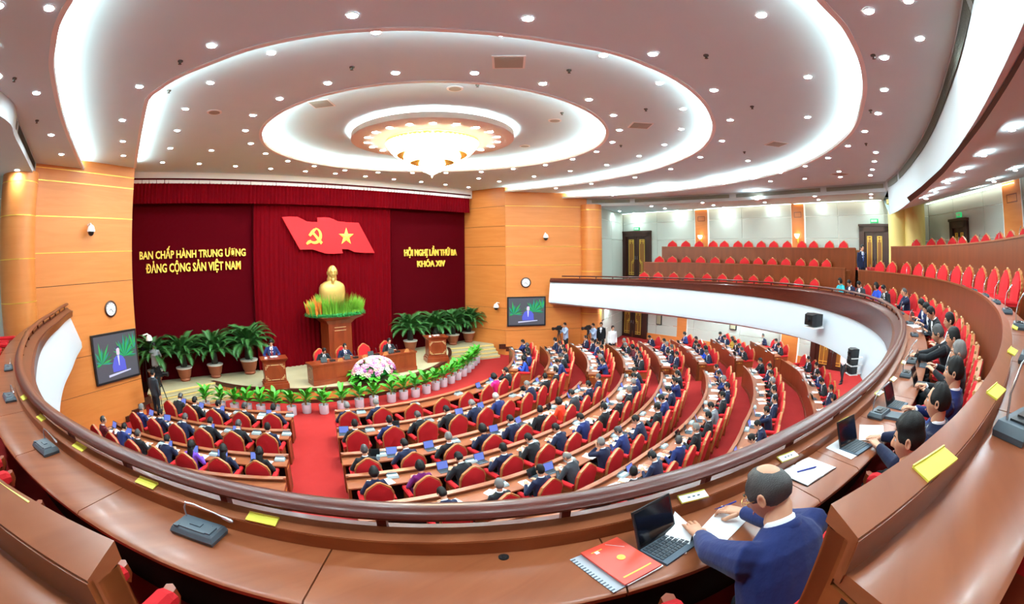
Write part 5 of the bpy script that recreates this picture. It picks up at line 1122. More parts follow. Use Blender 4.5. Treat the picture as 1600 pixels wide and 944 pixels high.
# ---- chandelier on its disc
CHC = Vector((0, 11.85, 0)); ZD = 3.66
t = thing('chandelier_disc', 'round white ceiling disc ringed with small lamps around the chandelier', 'ceiling rose', CHC)
m = MB(); m.lathe([(.2, ZD), (2.54, ZD), (2.6, ZD+.03), (2.6, ZD+.2), (2.54, ZD+.2), (2.5, ZD+.08), (.2, ZD+.08)], 72, cap=False); m.build('disc', [mat('warm disc paint', s2l(226, 204, 190), .8)], t, True)
m = MB(); m.lathe([(2.28, ZD+.1), (2.42, ZD+.1)], 72, cap=False); m.build('light_strip', [M_STRIP], t)
m = MB(); m.lathe([(.3, ZD+.08), (.3, ZC[3])], 16); m.build('stem', [M_COVE], t)
for i in range(20):
    a = i*2*PI/20; m = MB(); m.lathe([(.001, -.006), (.085, -.003), (.085, .0)], 12, (2.1*math.cos(a), 2.1*math.sin(a), ZD), cap=False); m.build('small_lamp', [M_LAMP], t)
M_CRY = mat('lit crystal', s2l(255, 236, 180), .15, emit=s2l(255, 222, 140), estr=E_CHAND); M_CRY2 = mat('bright crystal', s2l(255, 246, 220), .1, emit=s2l(255, 240, 200), estr=E_CHAND*1.5); M_BRASS = mat('chandelier brass', s2l(226, 180, 90), .3, .7)
t = thing('chandelier', 'wide tiered crystal chandelier glowing gold under the ceiling disc', 'chandelier', CHC)
def tier(r0, z0, r1, z1, n, h):
    m = MB(); m.lathe([(r0-.04, z0), ((r0+r1)/2+.03, (z0+z1)/2-.02), (r1-.03, z1)], 40, cap=False); tr = m.build('crystal_tier', [M_CRY], t, True); q = MB()
    for k in range(4):
        for j in range(n):
            a = 2*PI*(j+.5*(k % 2))/n; f = (k+.3)/4; r_ = r0+(r1-r0)*f+.035*math.sin(PI*f)+.02; z = z0+(z1-z0)*f; w_ = .6*2*PI*r_/n/2
            c = Vector((r_*math.cos(a), r_*math.sin(a), z)); tt = Vector((-math.sin(a), math.cos(a), 0)); o_ = Vector((math.cos(a), math.sin(a), 0))
            q.add([c+Vector((0, 0, h/2)), c+tt*w_, c-Vector((0, 0, h/2)), c-tt*w_, c+o_*w_], [(0, 1, 4), (1, 2, 4), (2, 3, 4), (3, 0, 4)])
    cr = q.build('crystal_drops', [M_CRY2], tr); cr['kind'] = 'stuff'
tier(1.44, ZD-.08, 1.12, ZD-.48, 60, .1); tier(.86, ZD-.5, .7, ZD-.72, 42, .09); tier(.38, ZD-.74, .2, ZD-1.02, 24, .08)
m = MB(); m.lathe([(1.44, ZD-.1), (1.47, ZD-.07), (1.47, ZD-.03), (1.42, ZD-.02)], 48, cap=False); m.lathe([(1.12, ZD-.48), (.86, ZD-.5)], 40, cap=False); m.lathe([(.7, ZD-.72), (.38, ZD-.74)], 32, cap=False); m.build('brass_ring', [M_BRASS], t, True)
m = MB(); m.lathe([(.2, ZD-1.02), (.1, ZD-1.08), (.02, ZD-1.12), (.03, ZD-1.15), (.005, ZD-1.2)], 12); m.build('finial', [M_CRY2], t, True)
m = MB(); m.lathe([(.1, ZD-1.0), (.1, ZD)], 8); m.build('rod', [M_BRASS], t)
# ---- small ceiling fittings
def ceil_square(u, v, z, s, label):
    q = onz(u, v, z-.004); m = MB(); m.box((0, 0, 0), (s, s, .02)); o = m.build('air_diffuser', [M_TRIMW]); o.location = q; o.rotation_euler = (0, 0, .78); tag(o, label, 'vent', 'square ceiling air diffusers'); m = MB()
    for k in range(4): m.box((0, 0, -.012-.002*k), (s*(.86-.2*k), s*(.86-.2*k), .006))
    m.build('louvre', [M_VENT], o)
ceil_square(795, 97, ZC[2], .62, 'square ceiling air diffuser between middle and inner coves, rear'); ceil_square(502, 162, ZC[3], .6, 'square ceiling air diffuser inside the inner cove, left'); ceil_square(1001, 196, ZC[2], .62, 'square ceiling air diffuser right of the inner cove'); ceil_square(1213, 225, ZC[1], .6, 'square ceiling air diffuser in the second ring, right'); ceil_square(1312, 272, ZC[0], .6, 'square ceiling air diffuser in the outermost ring, right')
for i, (u, v, z) in enumerate(((711, 138, ZC[3]), (867, 188, ZC[3]), (335, 175, ZC[2]), (820, 228, ZC[3]), (1582, 237, ZSOF))):
    q = onz(u, v, z); m = MB(); m.lathe([(.2, 0), (.2, -.015), (.16, -.02), (.01, -.02)], 20); o = m.build('ceiling_speaker', [M_TRIMW]); o.location = q; tag(o, 'flat round ceiling speaker, %s of five' % nm(i+1), 'speaker', 'round ceiling speakers'); m = MB(); m.lathe([(.15, -.022), (.01, -.024)], 20); m.build('grille', [M_VENT], o)
for i, (u, v, z) in enumerate(((23, 122, ZC[0]), (58, 188, ZC[0]), (282, 95, ZC[1]), (264, 141, ZC[2]), (550, 104.6, ZC[2]), (889, 109.5, ZC[2]), (1103, 86, ZC[1]), (1364, 86, ZC[0]), (1360, 172, ZC[0]), (1009, 170, ZC[2]), (970, 227, ZC[2]), (1175, 166, ZC[1]), (1353, 224, ZC[0]), (746, 132, ZC[3]), (878, 176, ZC[3]), (1163, 237, ZC[1]), (1556, 239, ZSOF))):
    q = onz(u, v, z); m = MB(); m.lathe([(.05, 0), (.05, -.02), (.025, -.03), (.02, -.06), (.035, -.065), (.005, -.07)], 10); o = m.build('sprinkler', [M_VENTD]); o.location = q; tag(o, 'small dark ceiling sprinkler, %s along from the left' % nm(i+1), 'sprinkler', 'ceiling sprinklers')
# ================================================================== BALCONY PEOPLE
def bspot(p, off=1.24, row=0):
    a = R_(p); return bal(p, off, ZB[row]), face_rz((-math.sin(a), math.cos(a), 0))
body('front_writer', .50, twist=.12, side=.03, hp=.62, hy=.28, hr=-.05, hands=((-.05, .80, .80), (.26, .90, .80)), hip=(.0, .10, .61), curl=(.25, .85), lod=1, bulk=1.12, hdir=((.12, .95, -.05), (-.45, .85, -.1)), pole=((-.95, .1, -.35), (1, -.1, -.6)))
body('lap_left', -.04, hp=.22, hy=.22, hands=((-.04, .46, .66), (.08, .47, .66)), hip=(0, .20, .50), curl=(.6, .6), lod=1, bulk=1.04)
body('edge_hand', .0, hp=.06, hy=.05, hands=((-.08, .62, .79), (.13, .7, .79)), hip=(0, .18, .50), curl=(.45, .6), lod=1, bulk=1.06)
body('folded', -.03, hp=.05, hy=.0, hands=((-.05, .55, .77), (.05, .57, .80)), hip=(0, .18, .50), curl=(.8, .7), lod=1, bulk=1.05)
body('leaning_desk', .5, hp=.35, hy=-.1, hands=((-.05, .86, .80), (.07, .84, .81)), hip=(0, .16, .53), curl=(.8, .8), lod=1, pole=((-.9, 0, -.4), (.9, 0, -.4)), bulk=1.05)
q, rz = bspot(-35.9); P1 = person('front_writer', q, rz, 'balding man in dark blue suit writing at the desk, nearest the camera', 'blue', ('bald', 'dark'), None)
M_LENS = mat('glasses gold', s2l(206, 170, 96), .3, .8)
me_, HM1, hc1 = BM['front_writer'][:3]; m = MB()
for s in (-1, 1):
    pts = [HM1 @ Vector((s*.034+.023*math.cos(a), .102-.1*abs(s*.034+.023*math.cos(a))**1.5*2, .010+.017*math.sin(a)))+hc1 for a in frange(0, 2*PI, 15)]; m.tube(pts, .0016, 5)
    m.tube([HM1 @ Vector((s*.057, .094, .014))+hc1, HM1 @ Vector((s*.079, .06, .012))+hc1, HM1 @ Vector((s*.084, -.01, .008))+hc1, HM1 @ Vector((s*.08, -.022, -.012))+hc1], .0016, 5)
m.tube([HM1 @ Vector((-.011, .104, .014))+hc1, HM1 @ Vector((0, .107, .018))+hc1, HM1 @ Vector((.011, .104, .014))+hc1], .0016, 5); m.build('glasses', [M_LENS], P1)
for p, pose, su, hr_, tie, lab in ((-31.0, 'lap_left', 'navy', ('under', 'black'), 'plum', 'man in navy suit with undercut hair and plum tie, second front balcony place'),
        (-27.2, 'edge_hand', 'navy', ('recede', 'black'), 'dark', 'man in navy suit, hand on the desk edge, third front balcony place'),
        (-22.6, 'folded', 'blue', ('short', 'black'), 'dark', 'man in blue suit with black hair, fourth front balcony place'),
        (-18.1, 'folded', 'black', ('short', 'grey'), None, 'grey-haired man in dark suit, hands together, fifth front balcony place'),
        (-13.7, 'upright', 'black', ('short', 'black'), None, 'black-haired man sitting back, sixth front balcony place'),
        (-9.5, 'leaning_desk', 'black', ('short', 'dark'), 'red', 'man in black suit leaning on the balcony desk with clasped hands'),
        (-5, 'upright', 'black', ('short', 'black'), 'red', 'man in black suit with reddish tie sitting upright behind the leaning man'),
        (3.8, 'writing', 'black', ('short', 'black'), None, 'man in black suit bent over balcony papers, ninth from the gap'),
        (8.2, 'writing', 'navy', ('short', 'black'), None, 'man in navy suit bent over balcony papers beside the man in black'),
        (12.6, 'writing', 'blue', ('short', 'black'), None, 'man in blue suit writing, far bend of the front balcony row'),
        (25.8, 'thinking', 'navy', ('recede', 'dark'), None, 'man in navy suit resting chin on hand, front balcony row'),
        (34.2, 'reading', 'black', ('short', 'black'), 'dark', 'man in black suit with white shirt reading, right of blue-clad woman'),
        (38, 'woman', 'royal', ('bob', 'black'), None, 'woman in royal blue at the far front balcony desk'),
        (43.4, 'reading', 'charcoal', ('short', 'black'), None, 'man in charcoal suit reading, left of the blue-clad woman'),
        (46.6, 'reading', 'navy', ('short', 'black'), None, 'man in navy suit beside the woman in turquoise'),
        (49.8, 'woman', 'teal', ('bob', 'black'), None, 'woman in turquoise at the front balcony desk near the standing guard')):
    q, rz = bspot(p); person(pose, q, rz, lab, su, hr_, tie, group='delegates on the balcony', trousers=su if pose == 'woman' else None)
# guard standing in the aisle gap
q = bal(48.6, 1.9, ZB[1]); person('standing', q, face_rz((-.75, -.5, 0)), 'man in dark suit and blue tie with badge standing in balcony aisle', 'navy', ('short', 'black'), 'blue')
# ================================================================== STANDING PEOPLE IN THE HALL
def tripod(loc, rz, label, h=1.35, big=True):
    t = thing('video_camera', label, 'camera', loc, rz, 'video cameras on tripods')
    for i in range(3):
        a = R_(90+120*i); m = MB(); m.tube([(.03*math.cos(a), .03*math.sin(a), h-.1), (.22*math.cos(a), .22*math.sin(a), h*.45), (.38*math.cos(a), .38*math.sin(a), .01)], [.022, .018, .014], 6); m.build('tripod_leg', [M_BLACK], t)
    m = MB(); m.box((0, 0, h-.04), (.1, .1, .12)); m.tube([(0, 0, h-.02), (.12, -.3, h-.16)], .012, 6); m.build('tripod_head', [M_BLACK], t)
    m = MB(); m.box((0, .02, h+.12), (.13, .34, .18)); m.box((0, .0, h+.24), (.04, .26, .05)); m.box((-.1, -.08, h+.17), (.08, .1, .07)); m.build('camera_body', [M_BLACK], t)
    m = MB(); m.lathe([(.06, 0), (.065, .1), (.085, .16), (.085, .22), (.07, .22)], 12); m.v = [(x, .19+z, h+.12+y) for x, y, z in m.v]; m.build('lens_barrel', [M_BLACK], t, True)
    return t
q = onz(246, 606, ZS); person('filming', q, face_rz((.3, 1, 0))+PI*.0, 'cameraman in white shirt filming on the left of the stage', 'greyshirt', ('short', 'black'))
q2 = onz(232, 606, ZS); tripod(Vector((q2.x+.05, q2.y+.45, ZS)), face_rz((.8, .3, 0)), 'video camera on tall tripod on stage, left end', 1.4)
q = onz(228, 645, ZF); q.y = min(q.y, 17.3); person('standing', Vector((-8.75, 16.7, ZF)), face_rz((.7, .6, 0)), 'cameraman in grey jacket and black trousers by the left steps', 'charcoal', ('short', 'black')); tripod(Vector((-8.35, 17.05, ZF)), face_rz((.7, -.3, 0)), 'video camera on tripod in front of the left steps', 1.45)
def hallspot(u, v, z, y=None): return onz(u, v, z)
def stand_at(u, vh, depth, pose, face, label, suit, hair=('short', 'black'), tie=None, zf=ZF, hh=1.72, trousers=None):   # head top seen at (u, vh); distance from the camera given
    d = ray(u, vh); k = (zf+hh)/d[2]; p = Vector((CAMX+k*d[0], k*d[1], zf)); return person(pose, p, face_rz(face), label, suit, hair, tie, trousers=trousers), p
o, p = stand_at(889, 505, 0, 'filming', (-.9, .3, 0), 'cameraman in light blue shirt with camera before right orange wall', 'skyshirt'); tripod(p+Vector((-.75, .1, 0)), face_rz((-.9, .3, 0)), 'video camera on tripod before the right orange wall', 1.4)
o, p = stand_at(933, 506, 0, 'filming', (-.9, .3, 0), 'cameraman in light blue shirt filming left of the lower doors', 'skyshirt'); tripod(p+Vector((-.7, .1, 0)), face_rz((-.9, .3, 0)), 'video camera on tripod left of the lower doors', 1.45)
o, p = stand_at(941, 504.5, 0, 'standing', (-.8, -.3, 0), 'man in black jacket standing beside the cameraman near lower doors', 'black')
o, p = stand_at(955, 510, 0, 'standing', (-.6, -.8, 0), 'man in white shirt and grey vest standing left of the lower doors', 'whiteshirt')
o, p = stand_at(1226, 503, 0, 'standing', (-.9, .2, 0), 'man in black suit with badge standing against the lower orange pilaster', 'black', ('recede', 'black'), 'dark', hh=1.78)
o, p = stand_at(1250, 508.5, 0, 'standing', (-.9, .3, 0), 'man in white shirt and black trousers standing by lower orange pilaster', 'whiteshirt', hh=1.7)
person('walking', onz(1318, 597, ZF), face_rz((-.9, .5, 0)), 'man in pale shirt walking on the red carpet by the rear doors', 'whiteshirt')
# ---- equipment hanging on the balcony front
def projector(u, v, off, label, S=1.0):
    p = phi_x(u, off, -2.2, 14, 60); z = None
    for zz in np.arange(-3.2, -1.2, .02):
        e = abs(proj(bal(p, off, zz))[1]-v)
        if z is None or e < z[0]: z = (e, zz)
    c = bal(p, off, float(z[1])); a = R_(p); t = thing('projector', label, 'projector', c, face_rz((-math.sin(a), math.cos(a), 0)), 'equipment on the balcony front')
    m = MB(); m.rings([[Vector((sx*w_/2*S, y*S, sz*h/2*S)) for sx, sz in ((-1,-1),(1,-1),(1,1),(-1,1))] for w_, y, h in ((.62, -.28, .46), (.62, .1, .5), (.5, .3, .4))]); m.build('housing', [M_BLACK], t)
    m = MB(); m.lathe([(.1, 0), (.1, .1), (.085, .1)], 14); m.v = [(x*S, (.3+z)*S, y*S) for x, y, z in m.v]; m.build('lens', [M_BLACK], t, True)
    m = MB(); m.box((0, -.05*S, -.3*S), (.7*S, .6*S, .05*S)); m.box((0, -.5*S, -.3*S), (.2*S, .5*S, .05*S)); m.build('shelf', [M_TRIMW], t)
    return t
projector(1271, 499, -.75, 'black projector on white shelf fixed to the balcony front', .95)
for v, lab in ((551, 'upper'), (563, 'middle'), (577, 'lower')): projector(1336, v, -.75, 'black device under the balcony bend near the handrail, %s one' % lab, .5)
# ================================================================== DESK THINGS
def mic_proto(big=True):
    t = thing('microphone_unit', 'mic', 'microphone'); w_, d_ = .27, .15
    m = MB(); m.rings([[Vector((sx*x/2, sy*y/2+yo, z)) for sx, sy in ((-1,-1),(1,-1),(1,1),(-1,1))] for x, y, z, yo in ((w_, d_, 0, 0), (w_+.01, d_+.01, .02, 0), (w_*.96, d_*.92, .042, .004), (w_*.9, d_*.8, .05, .006))]); m.build('base', [M_GREYBLUE if big else M_MICLIGHT], t)
    m = MB(); m.box((0, -.012, .052), (.17, .085, .008)); m.box((0, .0, .058), (.07, .035, .006)); m.box((.1, -.012, .053), (.03, .07, .008)); m.box((-.1, -.05, .053), (.03, .03, .008)); m.build('speaker_pad', [M_GREYBLUE if big else M_KEY], t)
    m = MB(); m.tube([(-.11, .05, .045), (-.115, .056, .1), (-.1, .06, .128), (-.04, .06, .132), (.1, .055, .12), (.16, .05, .112)], .0055, 6); gn = m.build('gooseneck', [M_STEEL], t, True)
    m = MB(); m.tube([(.15, .051, .113), (.2, .047, .107), (.215, .046, .105)], [.009, .011, .006], 8); m.build('capsule', [M_STEEL], gn, True)
    return t
def mic_up():
    t = thing('microphone_unit', 'mic', 'microphone'); w_, d_ = .25, .15
    m = MB(); m.rings([[Vector((sx*x/2, sy*y/2, z)) for sx, sy in ((-1,-1),(1,-1),(1,1),(-1,1))] for x, y, z in ((w_, d_, 0), (w_+.01, d_+.01, .02), (w_*.94, d_*.9, .05))]); m.build('base', [M_GREYBLUE], t)
    m = MB(); m.box((0, -.01, .053), (.16, .08, .008)); m.box((0, .0, .06), (.07, .035, .006)); m.build('speaker_pad', [M_BLACK], t)
    m = MB(); m.tube([(-.09, .04, .045), (-.09, .05, .13), (-.07, .03, .22), (-.03, -.02, .275)], .0055, 6); gn = m.build('gooseneck', [M_STEEL], t, True)
    m = MB(); m.tube([(-.035, -.015, .27), (-.01, -.045, .30), (-.005, -.05, .306)], [.009, .011, .006], 8); m.build('capsule', [M_STEEL], gn, True)
    return t
def small_mic():   # hall microphones, pale base
    t = thing('microphone_unit', 'mic', 'microphone')
    m = MB(); m.rings([[Vector((sx*x/2, sy*y/2, z)) for sx, sy in ((-1,-1),(1,-1),(1,1),(-1,1))] for x, y, z in ((.26, .17, 0), (.26, .17, .02), (.23, .13, .06))]); m.build('base', [M_MICLIGHT], t)
    m = MB(); m.box((0, .06, .06), (.2, .03, .04)); m.tube([(-.1, .06, .05), (-.1, .06, .1), (.1, .05, .12)], .007, 4); m.build('gooseneck', [M_KEY], t); return t
def tablet_proto(scr):
    t = thing('tablet', 'tablet', 'tablet'); X = Matrix.Rotation(-.42, 3, 'X')
    m = MB(); m.box((0, 0, .006), (.26, .18, .012)); k = m.build('keyboard', [M_KEY], t); m = MB()
    for r in range(5):
        for c_ in range(12): m.box((-.112+.0204*c_, .06-.026*r, .014), (.016, .02, .004))
    kr = m.build('keys', [mat('key grey', s2l(46, 54, 62), .5)], k); kr['kind'] = 'stuff'
    m = MB(); m.box((0, .12, .1), (.27, .01, .19), 0, X); m.build('lid', [M_BLACK], t)
    m = MB(); m.box((0, .1155, .1), (.25, .004, .17), 0, X); m.build('display', [M_SCRBLUE if scr == 1 else M_SCROFF], t); return t
def paper_proto(kind):
    m = MB()
    if kind == 0: m.box((0, 0, .003), (.21, .297, .006))
    elif kind == 1: m.box((-.107, 0, .005), (.21, .297, .01)); m.box((.107, 0, .004), (.21, .297, .008))
    else:
        m.box((0, 0, .004), (.21, .297, .008)); m.box((.03, .02, .012), (.21, .297, .006), 0, Matrix.Rotation(.2, 3, 'Z'))
    return m.build('papers', [M_WHITE])
MU, MS, TB1, TB0, TB2 = mic_up(), small_mic(), tablet_proto(1), tablet_proto(0), tablet_proto(2); MN = mic_proto(True); PPR = [paper_proto(i) for i in range(3)]
for x in (MU, MS, TB1, TB0, TB2, MN, *PPR): reg(x)
rnd = random.Random(5)
occ = set(OCC); nmic = {}
for (b, k, i, q, rz) in SEATS:
    fw = Vector((-math.sin(rz), math.cos(rz), 0)); rt = Vector((math.cos(rz), math.sin(rz), 0)); ref = seat_ref(b, k, i)
    def put(o, x, y, lab, grp, dz=0, turn=0): return dup(o, q+rt*x+fw*y+Vector((0, 0, ZT-ZF+dz)), rz+turn, lab, grp)
    if i % 2 == 0 or k <= 2: put(MS, (.47 if i % 2 == 0 else -.4) if b != 'L' else .34, .84, 'pale microphone unit on the desk before the '+ref, 'hall microphone units')
    if (b, k, i) in occ:
        t_ = rnd.random()
        put(PPR[rnd.choice([0, 0, 1, 2])], rnd.uniform(-.1, .12), .64, 'white papers on the desk before the '+ref, 'papers on the hall desks', .001, rnd.uniform(-.25, .25))
        if t_ < .62: put(TB1 if t_ < .42 else TB0, -.26 if t_ < .5 else .28, .72, ('lit' if t_ < .42 else 'dark')+' tablet on the desk before the '+ref, 'tablets on the hall desks', .001, rnd.uniform(-.2, .2))
        elif t_ > .8: put(PPR[0], .33, .66, 'second white sheet on the desk before the '+ref, 'papers on the hall desks', .001, .3)
# balcony desk microphones
def onrow(p, off, row, o, lab, grp, turn=0, dz=0):
    z = (-1.306, -.499, .432)[row]; a = R_(p); return dup(o, bal(p, off, z+dz), face_rz((-math.sin(a), math.cos(a), 0))+turn, lab, grp)
g_ = 'microphone units on the balcony desks'
for p, off, lab in ((-47.5, .29, 'grey microphone unit with folded gooseneck on the front desk, nearest left'), (-56.2, .29, 'grey microphone unit on the left front desk, second from the camera'), (-64.7, .29, 'grey microphone unit on the left front desk, third from the camera'), (-73, .29, 'grey microphone unit on the left front desk, fourth from the camera'), (-92, .29, 'grey microphone unit on the left front desk, far end')): onrow(p, off, 0, MN, lab, g_)
for p, lab in ((-23.8, 'beside the black notebook'), (-15.3, 'beside the folded tablets'), (-11.0, 'before the man in black suit'), (1.5, 'at the bend'), (10, 'past the bend'), (19, 'before empty chairs'), (31, 'near the far end')): onrow(p, .34, 0, MU, 'grey microphone unit on the right front desk, '+lab, g_)
onrow(-33.9, 1.72, 1, MU, 'large grey microphone unit on the second row desk, nearest', g_, -.25)
for i, p in enumerate((-28, -21, -15, -9, -3, 3, 9, 15, 21, 27, 33, 39, 45)): onrow(p, 1.72, 1, MU, 'microphone unit on the second row desk, %s after the nearest one' % nm(i+1), g_)
for i, p in enumerate((-4, 3, 10, 17, 24, 31, 38)): onrow(p, 3.0, 2, MU, 'microphone unit on the third row desk, %s from the right' % nm(i+1), g_)
# name plates
def plate(u, v, z, row, label, col):
    c = onz(u, v, z); a = math.atan2(c.x-CX, -(c.y-CY)); t = thing('name_plate', label, 'name plate', c+Vector((0, 0, .003)), face_rz((-math.sin(a), math.cos(a), 0)), 'name plates on the balcony ledges'); X = Matrix.Rotation(.25, 3, 'X')
    m = MB(); m.box((0, 0, .006), (.17, .055, .006), 0, X); m.box((0, .028, .014), (.17, .005, .012)); m.build('holder', [M_YELLOW], t)
    if col == 'w':
        m = MB(); m.box((0, -.002, .0105), (.166, .05, .003), 0, X); m.build('card', [M_WHITE], t); m = MB()
        for i in range(3): m.box((-.03+.03*i, -.002, .0125), (.016, .01, .001), 0, X)
        m.build('printed_name', [M_KEY], t)
for i, (u, v) in enumerate(((410, 814), (229, 757), (124, 700.5), (64, 655), (37, 623))): plate(u, v, -1.225, 0, 'yellow name plate on the left front ledge, %s from the camera' % nm(i+1), 'y')
for i, (u, v) in enumerate(((1083, 779), (1231, 716), (1322, 660), (1374, 616), (1396, 594), (1412, 568))): plate(u, v, -1.225, 0, 'white card in brass name plate on right front ledge, %s from the camera' % nm(i+1), 'w')
for i, (u, v) in enumerate(((1462, 731), (1557, 616), (1582.5, 552), (1586, 514))): plate(u, v, -.425, 1, 'yellow name plate on the right second row ledge, %s from the camera' % nm(i+1), 'y')
plate(8, 788, -.425, 1, 'yellow name plate on the lower left second row ledge', 'y')
# things lying near the camera
def lie(o, u, v, ang, label, cat, z=-1.306, grp=None):
    c = onz(u, v, z); o.location = c; o.rotation_euler = (0, 0, ang); tag(o, label, cat, grp); return c
Fq = [onz(u, v, -1.29) for u, v in ((917,864),(970.6,841.9),(1026,882.8),(965.8,917))]; fc = sum(Fq, Vector())/4; fx = ((Fq[1]-Fq[0])+(Fq[2]-Fq[3])).normalized(); ang = math.atan2(fx.y, fx.x)
t = thing('red_folder', 'red document folder with small emblem and gold band on white papers', 'folder', (fc.x, fc.y, -1.302), ang)
M_FOLD = mat('folder red', s2l(226, 74, 56), .35)
m = MB(); m.box((.012, -.006, .006), (.21, .297, .006)); m.build('inner_papers', [M_WHITE], t); m = MB(); m.box((0, 0, .014), (.215, .3, .008)); m.build('cover', [M_FOLD], t)
m = MB(); m.lathe([(.016, 0), (.02, .001), (.02, .002), (.014, .002)], 20, (0.01, .01, .0182)); m.ball((.01, .01, .019), (.009, .008, .003), 8); m.box((.0, -.11, .0185), (.16, .008, .001)); m.box((-.045, .115, .0185), (.06, .005, .001)); m.build('emblem', [M_FGOLD], t)
m = MB(); m.box((.05, .1, .0186), (.002, .09, .0008), 0, Matrix.Rotation(.7, 3, 'Z')); m.box((-.05, .105, .0186), (.02, .02, .0008)); m.build('white_print', [M_WHITE], t)
sp_ = [onz(u, v, -1.305) for u, v in ((902, 870), (917, 866), (966, 918), (950, 923))]
t = thing('spiral_report', 'spiral-bound grey printed report lying under the red folder', 'report', ((fc.x*.78+(sp_[0].x+sp_[3].x)*.11), (fc.y*.78+(sp_[0].y+sp_[3].y)*.11), -1.306), ang)
M_GREYP = mat('grey print', s2l(176, 182, 190), .6); m = MB(); m.box((-.02, 0, .0015), (.22, .3, .003)); m.build('cover_sheet', [M_GREYP], t); m = MB()
for i in range(15): m.box((-.122, -.135+.0193*i, .0035), (.022, .006, .002))
m.build('binding_ring', [M_KEY], t)
lp = (onz(996, 857, -1.3)+onz(1047, 826, -1.3))/2; lx = (onz(1047, 826, -1.3)-onz(996, 857, -1.3)).normalized(); la = math.atan2(lx.y, lx.x)
TBN = dup(TB2, Vector((lp.x, lp.y, -1.306))+Vector((lx.y, -lx.x, 0))*.1, la, 'black tablet with keyboard open left of the writing man', 'tablets on the balcony desk')
for (u, v, da, lab) in ((1338, 700, -.95, 'black tablet standing sideways beside the open notebook'), (1402, 634, -.85, 'black tablet open next to the grey microphone unit'), (1440, 602, -.8, 'folded tablet on the right front desk, third from camera'), (1445, 572, -.75, 'folded tablet on the right front desk, fourth from camera'), (1448, 522, -.3, 'dark tablet before the man with clasped hands'), (1432, 500, -.2, 'dark tablet at the balcony bend')):
    c = onz(u, v, -1.306); a = math.atan2(c.x-CX, -(c.y-CY)); dup(TB2, c, face_rz((-math.sin(a), math.cos(a), 0))+da*.0, lab, 'tablets on the balcony desk')
def sheet(pts, z, label, curl=None):
    Q = [onz(u, v, z) for u, v in pts]; c = sum(Q, Vector())/4; t = thing('paper_sheet', label, 'paper', c, 0, 'white sheets near the writing man'); n = 8; m = MB(); V = []
    for i in range(n+1):
        for j in range(n+1):
            s, r = i/n, j/n; p = (Q[0]*(1-s)+Q[1]*s)*(1-r)+(Q[3]*(1-s)+Q[2]*s)*r; h = (curl*(1-r)**2*(1-s*.3) if curl else .0); V.append(Vector((p.x, p.y, z+h))-c)
    b = m.add(V+[v+Vector((0, 0, .0015)) for v in V], []); N = (n+1)**2
    for i in range(n):
        for j in range(n):
            for o_ in (0, N): m.f.append((b+o_+i*(n+1)+j, b+o_+i*(n+1)+j+1, b+o_+(i+1)*(n+1)+j+1, b+o_+(i+1)*(n+1)+j)); m.m.append(0)
    m.build('sheet', [M_WHITE], t, 2)
sheet([(1052, 812), (1082, 836), (1072, 866), (1026, 864)], -1.302, 'curled white sheet under the left hand of the writing man', .05)
sheet([(1095, 826), (1128, 790), (1168, 812), (1130, 850)], -1.301, 'white sheet being written on by the man in blue')
t = thing('pen', 'blue pen held by the writing man', 'pen', (0, 0, 0)); pq, rz1 = bspot(-35.9)
pm0 = Vector((.2, 1.02, .85)); R1 = Matrix.Rotation(rz1, 3, 'Z'); m = MB(); m.tube([pq+R1 @ Vector((.19, 1.035, .765)), pq+R1 @ Vector((.23, .99, .8)), pq+R1 @ Vector((.265, .955, .835))], [.002, .006, .005], 8); m.build('barrel', [mat('pen blue', s2l(34, 52, 150), .3)], t, True)
def notebook(u, v, turn, label, cols, open_=True, pen=False):
    c = onz(u, v, -1.306); a = math.atan2(c.x-CX, -(c.y-CY)); t = thing('notebook', label, 'notebook', c, face_rz((-math.sin(a), math.cos(a), 0))+turn)
    if open_:
        m = MB(); m.box((0, 0, .003), (.37, .25, .006)); m.build('cover', [M_BLACK], t); m = MB(); m.rings([[Vector((x, y*.122, z)) for y, z in ((-1, .006), (1, .006), (1, h), (-1, h))] for x, h in ((-.18, .009), (-.1, .016), (-.02, .016), (0, .010), (.02, .016), (.1, .016), (.18, .009))]); m.build('pages', [M_WHITE], t)
    else: m = MB(); m.box((0, 0, .012), (.18, .25, .024)); m.build('cover', [cols], t); m = MB(); m.box((.004, -.003, .012), (.176, .248, .016)); m.build('pages', [M_WHITE], t)
    if pen: m = MB(); m.tube([(-.1, .03, .022), (.05, -.02, .022), (.06, -.023, .022)], [.005, .006, .003], 8); pt = m.build('pen_on_pages', [mat('pen blue', s2l(34, 52, 150), .3)]); M4 = Matrix.Translation(c) @ Matrix.Rotation(t.rotation_euler[2], 4, 'Z'); pt.matrix_world = M4; pt.name = 'pen'; tag(pt, 'dark blue pen lying on the open notebook', 'pen')
notebook(1263, 737, .1, 'open white notebook with a pen, right of the writing man', None, True, True)
notebook(1401, 653, .15, 'closed black notebook beside the grey microphone unit', M_GREYBLUE, False)
sheet([(1343, 664), (1380, 665), (1382, 688), (1342, 688)], -1.303, 'stack of white sheets before the second balcony man')
sheet([(1290, 700), (1312, 686), (1345, 708), (1330, 718)], -1.3045, 'sheet of paper lying under the sideways tablet')
for i, (u, v, da) in enumerate(((1443, 518, 0), (1430, 510, .2), (1418, 475, 0), (1400, 462, .1), (1372, 453, 0), (1352, 449, .1))):
    c = onz(u, v, -1.305); a = math.atan2(c.x-CX, -(c.y-CY)); dup(PPR[i % 2], c, face_rz((-math.sin(a), math.cos(a), 0))+da, 'white papers on the far balcony desk, %s group from the camera' % nm(i+1), 'papers on the balcony desk')
m = MB(); m.lathe([(.024, 0), (.024, .004), (.012, .004), (.01, .002)], 16); o = m.build('cable_grommet', [M_BLACK]); lie(o, 787, 871, 0, 'small dark cable grommet in the empty front desk', 'grommet')
